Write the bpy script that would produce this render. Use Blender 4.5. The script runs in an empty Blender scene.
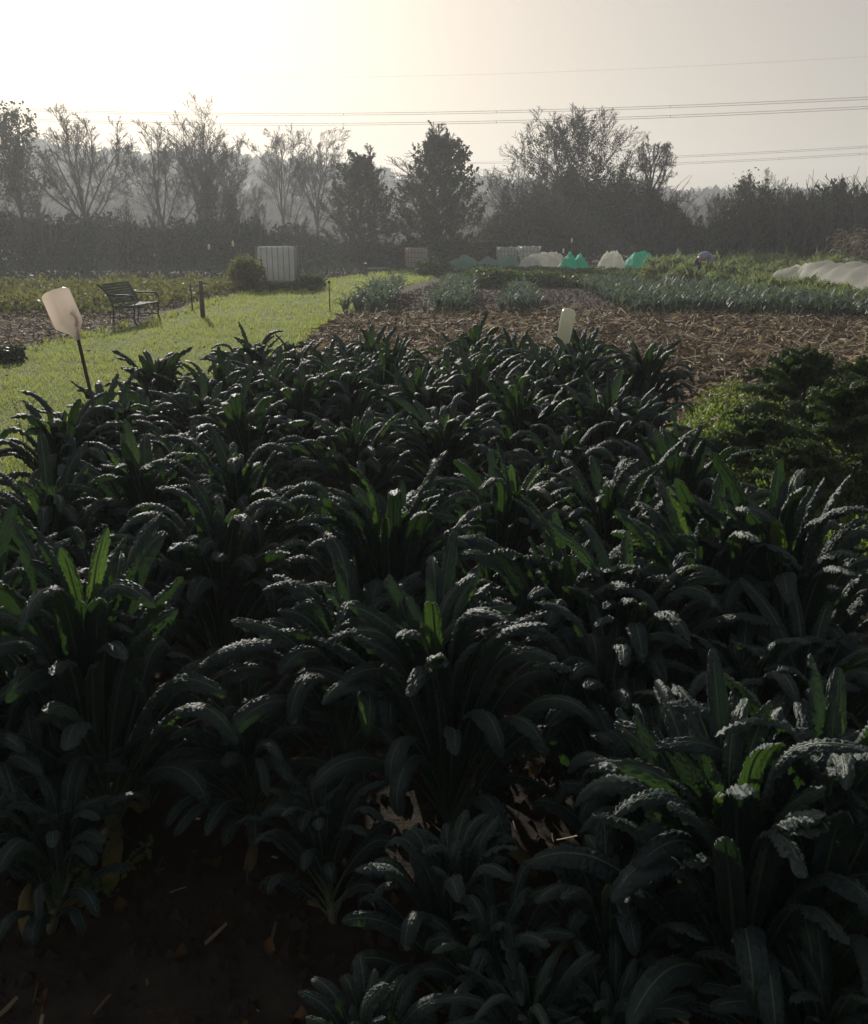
import bpy, math, random
import numpy as np
R = math.radians
SC = bpy.context.scene
COL = SC.collection

# ------------------------------------------------------------------ camera
CH, F, PITCH = 1.65, 900.0, math.atan(274/900)
cd = bpy.data.cameras.new('camera'); cam = bpy.data.objects.new('camera', cd); COL.objects.link(cam)
cam.location = (0, 0, CH); cam.rotation_euler = (R(90)-PITCH, 0, 0)
cd.sensor_fit = 'HORIZONTAL'; cd.sensor_width = 36; cd.lens = 36*F/868
cd.clip_start = .05; cd.clip_end = 3000
SC.camera = cam
# ------------------------------------------------------------------ sky and sun
SUN_AZ, SUN_EL = R(-18), R(18)
SKYK = 1.68
w = bpy.data.worlds.new('World'); SC.world = w; w.use_nodes = True
nt = w.node_tree; nt.nodes.clear()
sky = nt.nodes.new('ShaderNodeTexSky'); sky.sky_type = 'NISHITA'; sky.sun_disc = False
sky.sun_elevation = SUN_EL; sky.sun_rotation = SUN_AZ
sky.air_density = 1.0; sky.dust_density = 4.0; sky.ozone_density = 1.0
hs = nt.nodes.new('ShaderNodeHueSaturation'); hs.inputs['Saturation'].default_value = .85
bg = nt.nodes.new('ShaderNodeBackground'); bg.inputs[1].default_value = .1
ow = nt.nodes.new('ShaderNodeOutputWorld')
gm = nt.nodes.new('ShaderNodeGamma'); gm.inputs[1].default_value = .52          # thin high haze evens the clear-sky gradient out
mlt = nt.nodes.new('ShaderNodeMix'); mlt.data_type = 'RGBA'; mlt.blend_type = 'MULTIPLY'; mlt.inputs[0].default_value = 1; mlt.inputs[7].default_value = (SKYK*.985, SKYK*.905, SKYK*.84, 1)
nt.links.new(sky.outputs[0], hs.inputs['Color']); nt.links.new(hs.outputs[0], gm.inputs[0]); nt.links.new(gm.outputs[0], mlt.inputs[6]); nt.links.new(mlt.outputs[2], bg.inputs[0]); nt.links.new(bg.outputs[0], ow.inputs[0])
sl = bpy.data.lights.new('sun', 'SUN'); sl.energy = 5.0; sl.angle = R(.6); sl.color = (1, .95, .85)
so = bpy.data.objects.new('sun', sl); COL.objects.link(so)
so.location = (-20, 60, 40); so.rotation_euler = (R(90)-SUN_EL, 0, math.pi-SUN_AZ)
SC.view_settings.view_transform = 'Standard'; SC.view_settings.look = 'None'
SC.view_settings.gamma = 1; SC.view_settings.exposure = 0.08; SC.view_settings.use_curve_mapping = False
SC.render.engine = 'CYCLES'
cy = SC.cycles; cy.use_denoising = True
cy.max_bounces = 6; cy.diffuse_bounces = 3; cy.glossy_bounces = 2; cy.transmission_bounces = 4; cy.volume_bounces = 0
cy.sample_clamp_indirect = 4; cy.sample_clamp_direct = 12; cy.caustics_reflective = False; cy.caustics_refractive = False

# ------------------------------------------------------------------ helpers
def ray(px, py):
    a = (px-434)/900; b = -(py-512)/900; c, s = math.cos(PITCH), math.sin(PITCH)
    return np.array([a, c+b*s, -s+b*c])
def at(px, py, z=0.0):
    d = ray(px, py); t = (z-CH)/d[2]; return np.array([0, 0, CH])+d*t
def atY(px, py, Y):
    d = ray(px, py); t = Y/d[1]; return np.array([0, 0, CH])+d*t
def smooth(a, b, x):
    t = np.clip((x-a)/(b-a), 0, 1); return t*t*(3-2*t)
def tag(o, label=None, cat=None, group=None, kind=None):
    if label: o['label'] = label
    if cat: o['category'] = cat
    if group: o['group'] = group
    if kind: o['kind'] = kind
    return o
def empty(name, loc, rz=0, label=None, cat=None, group=None):
    o = bpy.data.objects.new(name, None); COL.objects.link(o); o.location = [float(v) for v in loc]
    o.rotation_euler = (0, 0, rz); o.empty_display_size = .1
    return tag(o, label, cat, group)
def copy_tree(o, parent=None):
    c = o.copy(); COL.objects.link(c); c.parent = parent
    for ch in o.children: copy_tree(ch, c)
    return c

class MB:
    def __init__(s): s.v = []; s.q = []; s.t = []; s.tone = []; s.n = 0
    def add(s, v, q=None, t=None, tone=.5):
        v = np.asarray(v, float).reshape(-1, 3)
        if q is not None and len(q): s.q.append(np.asarray(q, int)+s.n)
        if t is not None and len(t): s.t.append(np.asarray(t, int)+s.n)
        tn = np.asarray(tone, float)
        s.tone.append(np.full(len(v), float(tn)) if tn.ndim == 0 else tn)
        s.v.append(v); s.n += len(v)
    def grid(s, P, tone=.5, flip=False):           # P (a,b,3)
        a, b = P.shape[:2]; i = np.arange(a*b).reshape(a, b)
        q = np.stack([i[:-1, :-1], i[:-1, 1:], i[1:, 1:], i[1:, :-1]], -1).reshape(-1, 4)
        if flip: q = q[:, ::-1]
        s.add(P.reshape(-1, 3), q=q, tone=(tone if np.ndim(tone) == 0 else np.asarray(tone).reshape(-1)))
    def tube(s, pts, rad, sides=6, tone=.5, cap=True):
        P = np.asarray(pts, float); n = len(P); r = np.broadcast_to(np.asarray(rad, float), (n,))
        T = np.gradient(P, axis=0); T /= np.linalg.norm(T, axis=1)[:, None]+1e-12
        ref = np.eye(3)[[2, 0, 1][int(np.argmin(np.abs(T).max(0)[[2, 0, 1]]))]]
        A = np.cross(T, ref); A /= np.linalg.norm(A, axis=1)[:, None]+1e-12
        B = np.cross(T, A); an = np.linspace(0, 2*math.pi, sides, endpoint=False)
        V = P[:, None]+r[:, None, None]*(A[:, None]*np.cos(an)[None, :, None]+B[:, None]*np.sin(an)[None, :, None])
        i = np.arange(n*sides).reshape(n, sides); j = np.roll(i, -1, 1)
        q = np.stack([i[:-1], i[1:], j[1:], j[:-1]], -1).reshape(-1, 4)
        V = V.reshape(-1, 3); t = None
        if cap:
            V = np.vstack([V, P[0], P[-1]]); c0, c1 = n*sides, n*sides+1
            t = [(c0, i[0, k], j[0, k]) for k in range(sides)]+[(c1, j[-1, k], i[-1, k]) for k in range(sides)]
        s.add(V, q=q, t=t, tone=tone)
    def box(s, c, d, rot=None, tone=.5, bev=0):
        x, y, z = np.array(d)/2.
        V = np.array([(a*x, b*y, e*z) for e in (-1, 1) for b in (-1, 1) for a in (-1, 1)])
        if rot is not None: V = V@np.asarray(rot).T
        s.add(V+np.asarray(c), q=[(0, 2, 3, 1), (4, 5, 7, 6), (0, 1, 5, 4), (2, 6, 7, 3), (0, 4, 6, 2), (1, 3, 7, 5)], tone=tone)
    def cards(s, C, size, rng, up=None, aspect=1.5, tone=None, upbias=0.0):
        C = np.asarray(C); n = len(C)
        if n == 0: return
        N = rng.normal(size=(n, 3)); N[:, 2] += upbias; N /= np.linalg.norm(N, axis=1)[:, None]
        A = rng.normal(size=(n, 3))
        if up is not None: A = A*.5+np.asarray(up)
        A -= N*(A*N).sum(1)[:, None]; A /= np.linalg.norm(A, axis=1)[:, None]+1e-9
        B = np.cross(N, A); sz = (size*rng.uniform(.6, 1.4, n))[:, None]
        a = A*sz*aspect/2; b = B*sz/2
        V = np.stack([C-a, C-a*.1+b, C+a, C-a*.1-b], 1).reshape(-1, 3)
        q = np.arange(n*4).reshape(n, 4)
        tn = rng.uniform(0, 1, n) if tone is None else np.broadcast_to(tone, (n,))
        s.add(V, q=q, tone=np.repeat(tn, 4))
    def build(s, name, mat, parent=None, smooth_=True):
        me = bpy.data.meshes.new(name)
        V = np.concatenate(s.v); me.vertices.add(len(V)); me.vertices.foreach_set('co', V.ravel().astype(np.float32))
        loops, sizes = [], []
        if s.q: q = np.concatenate(s.q); loops.append(q.ravel()); sizes.append(np.full(len(q), 4))
        if s.t: t = np.concatenate(s.t); loops.append(t.ravel()); sizes.append(np.full(len(t), 3))
        L = np.concatenate(loops).astype(np.int32); S = np.concatenate(sizes).astype(np.int32)
        me.loops.add(len(L)); me.loops.foreach_set('vertex_index', L)
        me.polygons.add(len(S)); me.polygons.foreach_set('loop_start', np.concatenate([[0], np.cumsum(S)[:-1]]).astype(np.int32))
        me.polygons.foreach_set('use_smooth', np.full(len(S), smooth_))
        me.update(calc_edges=True)
        at_ = me.attributes.new('tone', 'FLOAT', 'POINT'); at_.data.foreach_set('value', np.concatenate(s.tone).astype(np.float32))
        me.materials.append(mat)
        o = bpy.data.objects.new(name, me); COL.objects.link(o); o.parent = parent
        return o

# ------------------------------------------------------------------ materials
class NT:
    def __init__(s, name):
        m = bpy.data.materials.new(name); m.use_nodes = True; s.m = m; s.t = m.node_tree; s.t.nodes.clear()
        s.out = s.n('ShaderNodeOutputMaterial')
    def n(s, k, **kw):
        o = s.t.nodes.new(k)
        for a, b in kw.items(): setattr(o, a, b)
        return o
    def l(s, a, b): s.t.links.new(a, b)
    def noise(s, scale, detail=4, rough=.6, co=None):
        o = s.n('ShaderNodeTexNoise'); o.inputs['Scale'].default_value = scale; o.inputs['Detail'].default_value = detail
        o.inputs['Roughness'].default_value = rough
        if co is not None: s.l(co, o.inputs['Vector'])
        return o.outputs[0]
    def ramp(s, fac, stops):
        r = s.n('ShaderNodeValToRGB'); e = r.color_ramp.elements
        while len(e) < len(stops): e.new(.5)
        for k, (p, c) in enumerate(stops): e[k].position = p; e[k].color = (*c, 1)
        s.l(fac, r.inputs[0]); return r.outputs[0]
    def obj(s): return s.n('ShaderNodeTexCoord').outputs['Object']
    def tone(s): o = s.n('ShaderNodeAttribute'); o.attribute_name = 'tone'; return o.outputs['Fac']
    def mixc(s, f, a, b, mode='MIX'):
        o = s.n('ShaderNodeMix', data_type='RGBA', blend_type=mode)
        if isinstance(f, float): o.inputs[0].default_value = f
        else: s.l(f, o.inputs[0])
        for i, x in ((6, a), (7, b)):
            if isinstance(x, tuple): o.inputs[i].default_value = (*x, 1)
            else: s.l(x, o.inputs[i])
        return o.outputs[2]
    def bump(s, h, dist, strength=1.0):
        o = s.n('ShaderNodeBump'); o.inputs['Distance'].default_value = dist; o.inputs['Strength'].default_value = strength
        s.l(h, o.inputs['Height']); return o.outputs[0]
def mat(name, stops, rough=.8, spec=.3, noise_scale=None, bump=None, trans=0.0, tcol=None, metal=0, sheen=0, bump_kind='noise', coat=0):
    """stops: colours over the per-vertex tone (or over noise when noise_scale is given)"""
    N = NT(name); ob = N.obj()
    fac = N.tone() if noise_scale is None else N.noise(noise_scale, co=ob)
    if noise_scale is not None:
        mr = N.n('ShaderNodeMapRange'); mr.inputs[1].default_value = .3; mr.inputs[2].default_value = .7; N.l(fac, mr.inputs[0]); fac = mr.outputs[0]
    if len(stops) == 1: stops = [(0, stops[0][1]), (1, tuple(c*1.15 for c in stops[0][1]))]
    c = N.ramp(fac, stops)
    p = N.n('ShaderNodeBsdfPrincipled'); N.l(c, p.inputs['Base Color'])
    p.inputs['Roughness'].default_value = rough; p.inputs['Specular IOR Level'].default_value = spec; p.inputs['Metallic'].default_value = metal
    if sheen: p.inputs['Sheen Weight'].default_value = sheen; p.inputs['Sheen Roughness'].default_value = .4
    if coat: p.inputs['Coat Weight'].default_value = coat; p.inputs['Coat Roughness'].default_value = .25
    nrm = None
    if bump:
        sc, dist = bump
        if bump_kind == 'noise': h = N.noise(sc, 5, .65, co=ob)
        else:
            v = N.n('ShaderNodeTexVoronoi'); v.inputs['Scale'].default_value = sc; v.feature = 'SMOOTH_F1'; N.l(ob, v.inputs['Vector'])
            mm = N.n('ShaderNodeMath', operation='MULTIPLY'); N.l(v.outputs[0], mm.inputs[0]); mm.inputs[1].default_value = -1; h = mm.outputs[0]
        nrm = N.bump(h, dist); N.l(nrm, p.inputs['Normal'])
    sh = p.outputs[0]
    if trans:
        t = N.n('ShaderNodeBsdfTranslucent')
        if tcol: t.inputs[0].default_value = (*tcol, 1)
        else: N.l(c, t.inputs[0])
        mx = N.n('ShaderNodeMixShader'); mx.inputs[0].default_value = trans; N.l(sh, mx.inputs[1]); N.l(t.outputs[0], mx.inputs[2]); sh = mx.outputs[0]
    N.l(sh, N.out.inputs[0]); return N.m

def kale_material():
    N = NT('kale_leaf'); ob = N.obj(); tn = N.tone()
    c = N.ramp(tn, [(0, (.012, .024, .019)), (.55, (.016, .033, .022)), (1, (.03, .065, .024))])
    nz = N.noise(26, 4, .7, co=ob)
    c = N.mixc(nz, c, (.048, .073, .072))
    p = N.n('ShaderNodeBsdfPrincipled'); N.l(c, p.inputs['Base Color'])
    p.inputs['Roughness'].default_value = .58; p.inputs['Specular IOR Level'].default_value = .34
    p.inputs['Sheen Weight'].default_value = .05; p.inputs['Sheen Roughness'].default_value = .45
    v = N.n('ShaderNodeTexVoronoi'); v.inputs['Scale'].default_value = 190; v.feature = 'SMOOTH_F1'; N.l(ob, v.inputs['Vector'])
    mm = N.n('ShaderNodeMath', operation='MULTIPLY'); N.l(v.outputs[0], mm.inputs[0]); mm.inputs[1].default_value = -1
    N.l(N.bump(mm.outputs[0], .0016), p.inputs['Normal'])
    t = N.n('ShaderNodeBsdfTranslucent')
    tc = N.ramp(tn, [(0, (.015, .035, .01)), (.5, (.05, .11, .02)), (.8, (.12, .23, .03)), (1, (.24, .42, .06))]); N.l(tc, t.inputs[0])
    mx = N.n('ShaderNodeMixShader'); mx.inputs[0].default_value = .24; N.l(p.outputs[0], mx.inputs[1]); N.l(t.outputs[0], mx.inputs[2])
    N.l(mx.outputs[0], N.out.inputs[0]); return N.m

def soil_material(name, a, b, scale=3.0, bumpd=.05):
    N = NT(name); ob = N.obj()
    n1 = N.noise(.15, 5, co=ob); n2 = N.noise(scale, 8, .7, co=ob)
    c = N.ramp(n2, [(.3, a), (.7, b)])
    c = N.mixc(n1, c, tuple(x*.7 for x in a))
    p = N.n('ShaderNodeBsdfPrincipled'); N.l(c, p.inputs['Base Color']); p.inputs['Roughness'].default_value = .95; p.inputs['Specular IOR Level'].default_value = .15
    N.l(N.bump(n2, bumpd), p.inputs['Normal']); N.l(p.outputs[0], N.out.inputs[0]); return N.m

M = {}
M['kale'] = kale_material()
M['rib'] = mat('kale_stalk', [(0, (.05, .085, .045)), (1, (.12, .17, .08))], rough=.5, spec=.4, trans=.15, tcol=(.12, .3, .05))
M['kstem'] = mat('kale_stem', [(0, (.10, .10, .06)), (1, (.16, .16, .09))], rough=.7, bump=(60, .002))
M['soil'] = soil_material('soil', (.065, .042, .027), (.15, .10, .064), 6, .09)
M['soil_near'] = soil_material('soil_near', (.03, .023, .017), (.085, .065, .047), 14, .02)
M['lawn'] = mat('lawn', [(0, (.06, .09, .02)), (.5, (.09, .13, .03)), (1, (.13, .155, .05))], rough=.9, spec=.15, noise_scale=1.3, bump=(25, .04))
M['grass'] = mat('grass', [(0, (.06, .10, .022)), (.5, (.13, .18, .04)), (1, (.28, .29, .10))], rough=.5, spec=.4, trans=.5, tcol=(.44, .50, .12))
M['litter'] = mat('straw_litter', [(0, (.045, .03, .02)), (.4, (.15, .105, .065)), (.72, (.40, .305, .19)), (1, (.85, .74, .52))], rough=.7, spec=.3, trans=.25)
M['weed'] = mat('weed', [(0, (.04, .055, .02)), (.45, (.09, .11, .035)), (.75, (.20, .18, .06)), (1, (.2, .11, .05))], rough=.6, trans=.35, tcol=(.24, .25, .07))
M['chick'] = mat('chickweed', [(0, (.06, .10, .02)), (1, (.12, .17, .035))], rough=.5, trans=.4, tcol=(.25, .35, .06))
M['feather'] = mat('feathery_leaf', [(0, (.05, .08, .025)), (.5, (.10, .145, .045)), (1, (.19, .22, .08))], rough=.6, trans=.4, tcol=(.24, .30, .09))
M['darkleaf'] = mat('dark_leaf', [(0, (.03, .055, .018)), (1, (.08, .11, .03))], rough=.6, trans=.3, tcol=(.13, .2, .04))
M['curly'] = mat('curly_leaf', [(0, (.014, .028, .013)), (1, (.05, .085, .03))], rough=.6, spec=.25, trans=.2, tcol=(.11, .18, .03), bump=(120, .002))
M['leek'] = mat('leek_leaf', [(0, (.04, .06, .055)), (.5, (.11, .145, .13)), (1, (.26, .30, .25))], rough=.55, spec=.35, trans=.25, tcol=(.18, .26, .14))
M['bark'] = mat('bark', [(0, (.055, .05, .042)), (1, (.13, .115, .095))], rough=.9)
M['ivy'] = mat('ivy_leaf', [(0, (.018, .028, .014)), (1, (.045, .06, .025))], rough=.5, trans=.2)
M['autumn'] = mat('autumn_leaf', [(0, (.045, .055, .022)), (.6, (.09, .095, .035)), (1, (.17, .14, .055))], rough=.7, trans=.3)
M['hedge'] = mat('hedge_leaf', [(0, (.022, .03, .018)), (.7, (.05, .058, .032)), (1, (.10, .085, .055))], rough=.8, trans=.2)
M['woods'] = mat('far_wood', [(0, (.035, .045, .028)), (1, (.085, .08, .05))], rough=.9)
M['dry'] = mat('dry_leaf', [(0, (.12, .09, .055)), (.6, (.25, .2, .13)), (1, (.42, .36, .25))], rough=.7, trans=.3)
M['brown'] = mat('fallen_leaf', [(0, (.04, .025, .014)), (1, (.15, .085, .04))], rough=.85, spec=.1, trans=.2)
M['wood'] = mat('weathered_wood', [(0, (.10, .085, .07)), (1, (.19, .165, .14))], rough=.85, noise_scale=8, bump=(30, .004))
M['bench'] = mat('painted_slat', [(0, (.04, .055, .05)), (1, (.10, .12, .11))], rough=.8, spec=.25, noise_scale=9, bump=(40, .002))
M['iron'] = mat('cast_iron', [(0, (.02, .022, .02)), (1, (.04, .04, .038))], rough=.55, spec=.5)
M['cane'] = mat('cane', [(0, (.04, .035, .025)), (1, (.09, .075, .05))], rough=.7)
M['steel'] = mat('galvanised', [(0, (.22, .23, .24)), (1, (.32, .33, .34))], rough=.45, metal=.6)
M['tank'] = mat('tank_plastic', [(0, (.42, .43, .43)), (1, (.66, .67, .66))], rough=.45, noise_scale=2.5, trans=.48, tcol=(.7, .72, .7))
M['tankred'] = mat('tank_pinkish', [(0, (.52, .34, .30)), (1, (.66, .62, .60))], rough=.45, noise_scale=3, trans=.55, tcol=(.85, .72, .68))
M['jug'] = mat('jug_plastic', [(0, (.84, .74, .66)), (1, (.88, .80, .72))], rough=.35, spec=.5, noise_scale=9, trans=.65, tcol=(.98, .90, .82))
M['bottle'] = mat('bottle_plastic', [(0, (.6, .6, .52)), (1, (.72, .72, .64))], rough=.3, spec=.5, noise_scale=9, trans=.5, tcol=(.75, .74, .62))
M['fleece'] = mat('fleece', [(0, (.86, .85, .80)), (1, (.94, .93, .88))], rough=.8, noise_scale=3, trans=.78, tcol=(.99, .97, .88), bump=(14, .02))
M['net'] = mat('green_net', [(0, (.02, .42, .30)), (1, (.05, .58, .42))], rough=.6, noise_scale=5, trans=.7, tcol=(.10, .88, .66), bump=(25, .01))
M['palenet'] = mat('pale_net', [(0, (.16, .30, .24)), (1, (.25, .42, .33))], rough=.7, noise_scale=5, trans=.4, tcol=(.3, .5, .4), bump=(25, .01))
M['hill'] = mat('hill', [(0, (.05, .055, .03)), (1, (.09, .09, .05))], rough=1, noise_scale=.05)
M['track'] = mat('track', [(0, (.16, .14, .11)), (1, (.3, .27, .22))], rough=.9, noise_scale=1.2, bump=(8, .03))
M['wire'] = mat('wire', [(0, (.18, .18, .18)), (1, (.25, .25, .25))], rough=.5, metal=.5)
M['skin'] = mat('skin', [(0, (.42, .23, .17)), (1, (.5, .29, .21))], rough=.55, noise_scale=10)
M['shirt'] = mat('shirt', [(0, (.30, .35, .46)), (1, (.40, .45, .56))], rough=.85, noise_scale=4, bump=(12, .01))
M['trousers'] = mat('trousers', [(0, (.02, .022, .03)), (1, (.035, .037, .045))], rough=.9, noise_scale=6)
M['hair'] = mat('hair', [(0, (.10, .04, .03)), (1, (.2, .08, .06))], rough=.8, noise_scale=20)
M['withered'] = mat('withered_leaf', [(0, (.10, .09, .03)), (1, (.26, .19, .07))], rough=.7, trans=.3)
M['black'] = mat('black_sheet', [(0, (.012, .018, .016)), (1, (.03, .04, .036))], rough=.5, noise_scale=4)

def inpoly(P, poly):
    x, y = P[:, 0], P[:, 1]; ins = np.zeros(len(P), bool); n = len(poly)
    for i in range(n):
        x1, y1 = poly[i][:2]; x2, y2 = poly[(i+1) % n][:2]
        c = ((y1 > y) != (y2 > y)) & (x < (x2-x1)*(y-y1)/(y2-y1+1e-12)+x1); ins ^= c
    return ins
def h2(ix, iy, k):
    v = np.sin(ix*127.1+iy*311.7+k*74.7)*43758.5453; return v-np.floor(v)
def vnoise(x, y, k=0):
    ix, iy = np.floor(x), np.floor(y); fx, fy = x-ix, y-iy; fx = fx*fx*(3-2*fx); fy = fy*fy*(3-2*fy)
    a, b, c, d = h2(ix, iy, k), h2(ix+1, iy, k), h2(ix, iy+1, k), h2(ix+1, iy+1, k)
    return (a*(1-fx)+b*fx)*(1-fy)+(c*(1-fx)+d*fx)*fy
def fbm(x, y, k=0, o=4):
    s = 0; a = .5
    for i in range(o): s = s+a*vnoise(x*2**i, y*2**i, k+i*7); a *= .5
    return s
def blister(x, y, k):                          # pillowed cells of unit size
    ix, iy = np.floor(x), np.floor(y); d1 = np.full(x.shape, 9.); d2 = d1.copy()
    for a in (-1, 0, 1):
        for b in (-1, 0, 1):
            cx = ix+a+.5+.75*(h2(ix+a, iy+b, k)-.5); cy_ = iy+b+.5+.75*(h2(ix+a, iy+b, k+3)-.5)
            d = np.hypot(x-cx, y-cy_); m = d < d1; d2 = np.where(m, d1, np.minimum(d2, d)); d1 = np.where(m, d, d1)
    return smooth(0, .55, d2-d1)

# ------------------------------------------------------------------ ground
def sheet_poly(name, poly, z, material, n=1, kind='structure', edge=.15, seed=1, step=.35):
    """outline with an uneven edge, filled as a fan of strips"""
    rng = random.Random(seed); pts = []
    for i in range(len(poly)):
        a = np.array(poly[i][:2]); b = np.array(poly[(i+1) % len(poly)][:2]); L = np.linalg.norm(b-a); k = max(1, int(L/step))
        nrm = np.array([-(b-a)[1], (b-a)[0]])/(L+1e-9)
        for j in range(k): pts.append(a+(b-a)*j/k+nrm*rng.uniform(-edge, edge)*(1 if j else 0))
    me = bpy.data.meshes.new(name); me.from_pydata([(p[0], p[1], z) for p in pts], [], [list(range(len(pts)))]); me.materials.append(material)
    o = bpy.data.objects.new(name, me); COL.objects.link(o); o['kind'] = kind; return o

mb = MB()
gx = np.array([-420, -200, -80, -30, -12, 0, 12, 30, 80, 200, 420.]); gy = np.array([-120, -30, 0, 20, 60, 120, 250, 420, 620.])
P = np.zeros((len(gx), len(gy), 3)); P[..., 0] = gx[:, None]; P[..., 1] = gy[None]
mb.grid(P, flip=True); tag(mb.build('ground', M['soil']), kind='structure')
# rough bed soil under the kale, gently clodded
nx, ny = 220, 240; X, Y = np.meshgrid(np.linspace(-4.2, 5.0, nx), np.linspace(.2, 8.4, ny), indexing='ij')
Z = .012+.07*fbm(X*2.2, Y*2.2, 1)+.05*fbm(X*9, Y*9, 5, 3)-.03+.012*fbm(X*40, Y*40, 8, 2)
XL = np.interp(Y, [1, 3.5, 6, 8.4], [-3.5, -2.8, -2.4, -2.1])+.12*np.sin(Y*5); ed = np.minimum(np.minimum(X-XL, 5-X), np.minimum(Y-.2, 8.4-Y)); Z = np.where(ed < .3, Z*np.clip(ed, 0, 1)/.3-.01*(1-np.clip(ed, -1, .3)/.3), Z)
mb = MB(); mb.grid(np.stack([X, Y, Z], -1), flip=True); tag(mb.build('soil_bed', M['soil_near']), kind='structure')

lawn_poly = [(-14, -2), (-14, 8), at(-260, 352), at(0, 356), at(60, 342), at(120, 330), at(165, 319), at(200, 306), at(235, 296), at(262, 292), at(322, 292), at(332, 281), at(380, 272.5), at(432, 266.5), at(456, 268),
             at(430, 278), at(388, 291), at(345, 312), at(318, 330), at(285, 360), at(268, 385), (-2.15, 8.6), (-2.5, 6), (-2.9, 3.5), (-3.6, 1), (-7, -2)]
LAWN = [p[:2] for p in lawn_poly]
sheet_poly('lawn', LAWN, .004, M['lawn'], seed=3)
sheet_poly('track', [at(-400, 271), at(250, 270.5), at(262, 274), at(-400, 276)], .006, M['track'], seed=5, edge=.1, step=2)

# grass blades
rng = np.random.default_rng(5)
def blades(n, poly, y0, y1, h, wdt, rng, x0=None, x1=None, tone=None, power=2.0):
    r = y0*(y1/y0)**rng.uniform(0, 1, n*3); ang = rng.uniform(-.62, .6, n*3)
    P = np.stack([r*np.tan(ang), r], 1); P = P[inpoly(P, poly)][:n]; m = len(P)
    f = np.clip(P[:, 1]/7, 1, 6); a = rng.uniform(0, 6.28, m); lean = rng.normal(size=(m, 2))*.5
    clump = .25+1.9*fbm(P[:, 0]*2.2, P[:, 1]*2.2, 9)**1.6
    H = h*rng.uniform(.4, 1.4, m)*np.clip(clump, .2, 2.2)*np.sqrt(f)*.9; W = wdt*f**.8
    B = np.stack([np.cos(a)*W/2, np.sin(a)*W/2, 0*a], 1); b = np.column_stack([P, np.full(m, .002)])
    tip = b+np.column_stack([lean*H[:, None], H])
    V = np.stack([b-B, b+B, tip], 1).reshape(-1, 3)
    tn = np.clip((fbm(P[:, 0]*1.1, P[:, 1]*1.1, 4)-.45)*2.2+.4+rng.uniform(-.3, .35, m), 0, 1)
    g = MB(); g.add(V, t=np.arange(m*3).reshape(m, 3), tone=np.repeat(tn, 3)); return g
g = blades(170000, LAWN, 3.2, 60, .055, .006, rng); tag(g.build('grass', M['grass'], smooth_=False), 'short green lawn grass with a backlit sheen', 'grass', kind='stuff')

LAWN_T = [tuple(p) for p in np.array(LAWN)*[1.0, 1.0]]
ed_ = []
for i in range(len(LAWN)):                       # long straggling tufts along the lawn's edges
    a_, b_ = np.array(LAWN[i]), np.array(LAWN[(i+1) % len(LAWN)]); L_ = np.linalg.norm(b_-a_)
    if min(a_[1], b_[1]) < 0: continue
    for k in range(int(L_/.22)): ed_.append(a_+(b_-a_)*rng.uniform()+rng.normal(size=2)*.12)
g = MB()
for p_ in ed_:
    n_ = int(rng.integers(8, 26)); q_ = p_+rng.normal(size=(n_, 2))*.05; h_ = rng.uniform(.04, .16, n_); a_ = rng.uniform(0, 6.28, n_); w_ = .004*np.clip(q_[:, 1:2]/6, 1, 4)
    B_ = np.column_stack([np.cos(a_)*w_[:, 0], np.sin(a_)*w_[:, 0], 0*a_]); b0_ = np.column_stack([q_, np.zeros(n_)]); tip_ = b0_+np.column_stack([rng.normal(size=(n_, 2))*h_[:, None]*.5, h_])
    g.add(np.stack([b0_-B_, b0_+B_, tip_], 1).reshape(-1, 3), t=np.arange(n_*3).reshape(n_, 3), tone=float(rng.uniform(.1, .9)))
tag(g.build('grass', M['grass'], smooth_=False), 'longer straggling grass along the lawn edges', 'grass', kind='stuff')
g = MB(); Q_ = rng.uniform([-9, 6], [0, 40], (3000, 2)); Q_ = Q_[inpoly(Q_, LAWN)][:110]; g.cards(np.column_stack([Q_, np.full(len(Q_), .04)]), .045, rng, upbias=2.0, aspect=1.3)
tag(g.build('fallen_leaves', M['brown'], smooth_=False), 'brown leaves blown onto the lawn', 'fallen leaves', kind='stuff')

# ------------------------------------------------------------------ far hill and woods
def hill_h(x, y):
    az = np.degrees(np.arctan2(x, y))
    el = np.interp(az, [-60, -40, -28, -24, -22, -19, -14, -8, 0, 8, 14, 20, 26, 40, 60], [2.5, 3.6, 4.2, 4.7, 5.4, 4.9, 5.0, 4.6, 3.7, 3.4, 2.95, 2.7, 2.5, 2.2, 2])
    r = np.hypot(x, y); top = np.tan(np.radians(el))*330-7
    return top*smooth(150, 330, r)
na, nr = 90, 16; A, Rr = np.meshgrid(np.radians(np.linspace(-58, 58, na)), np.linspace(150, 480, nr), indexing='ij')
X, Y = np.sin(A)*Rr, np.cos(A)*Rr; Z = hill_h(X, Y)-.02+.3*0
mb = MB(); mb.grid(np.stack([X, Y, Z+.02], -1), flip=True); tag(mb.build('hill', M['hill']), kind='structure')
mb = MB(); rng = np.random.default_rng(8)
for k in range(620):
    az = R(rng.uniform(-34, 34)); r = rng.choice([rng.uniform(170, 345), rng.uniform(315, 345)])
    x, y = math.sin(az)*r, math.cos(az)*r; z0 = float(hill_h(np.array(x), np.array(y)))
    cr = rng.uniform(2.5, 5.5); hh = rng.uniform(4, 8)
    d = rng.normal(size=(150, 3)); d /= np.linalg.norm(d, axis=1)[:, None]; d *= rng.uniform(.55, 1.08, (150, 1))
    C = d*[cr, cr, hh*.5]+[x, y, z0+hh*.5]
    mb.cards(C, 1.5, rng, tone=np.clip(rng.uniform(0, .6)+rng.uniform(0, .4, 150), 0, 1))
tag(mb.build('distant_woodland', M['woods'], smooth_=False), 'hazy wooded hillside behind the bare trees', 'woodland', kind='stuff')

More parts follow.
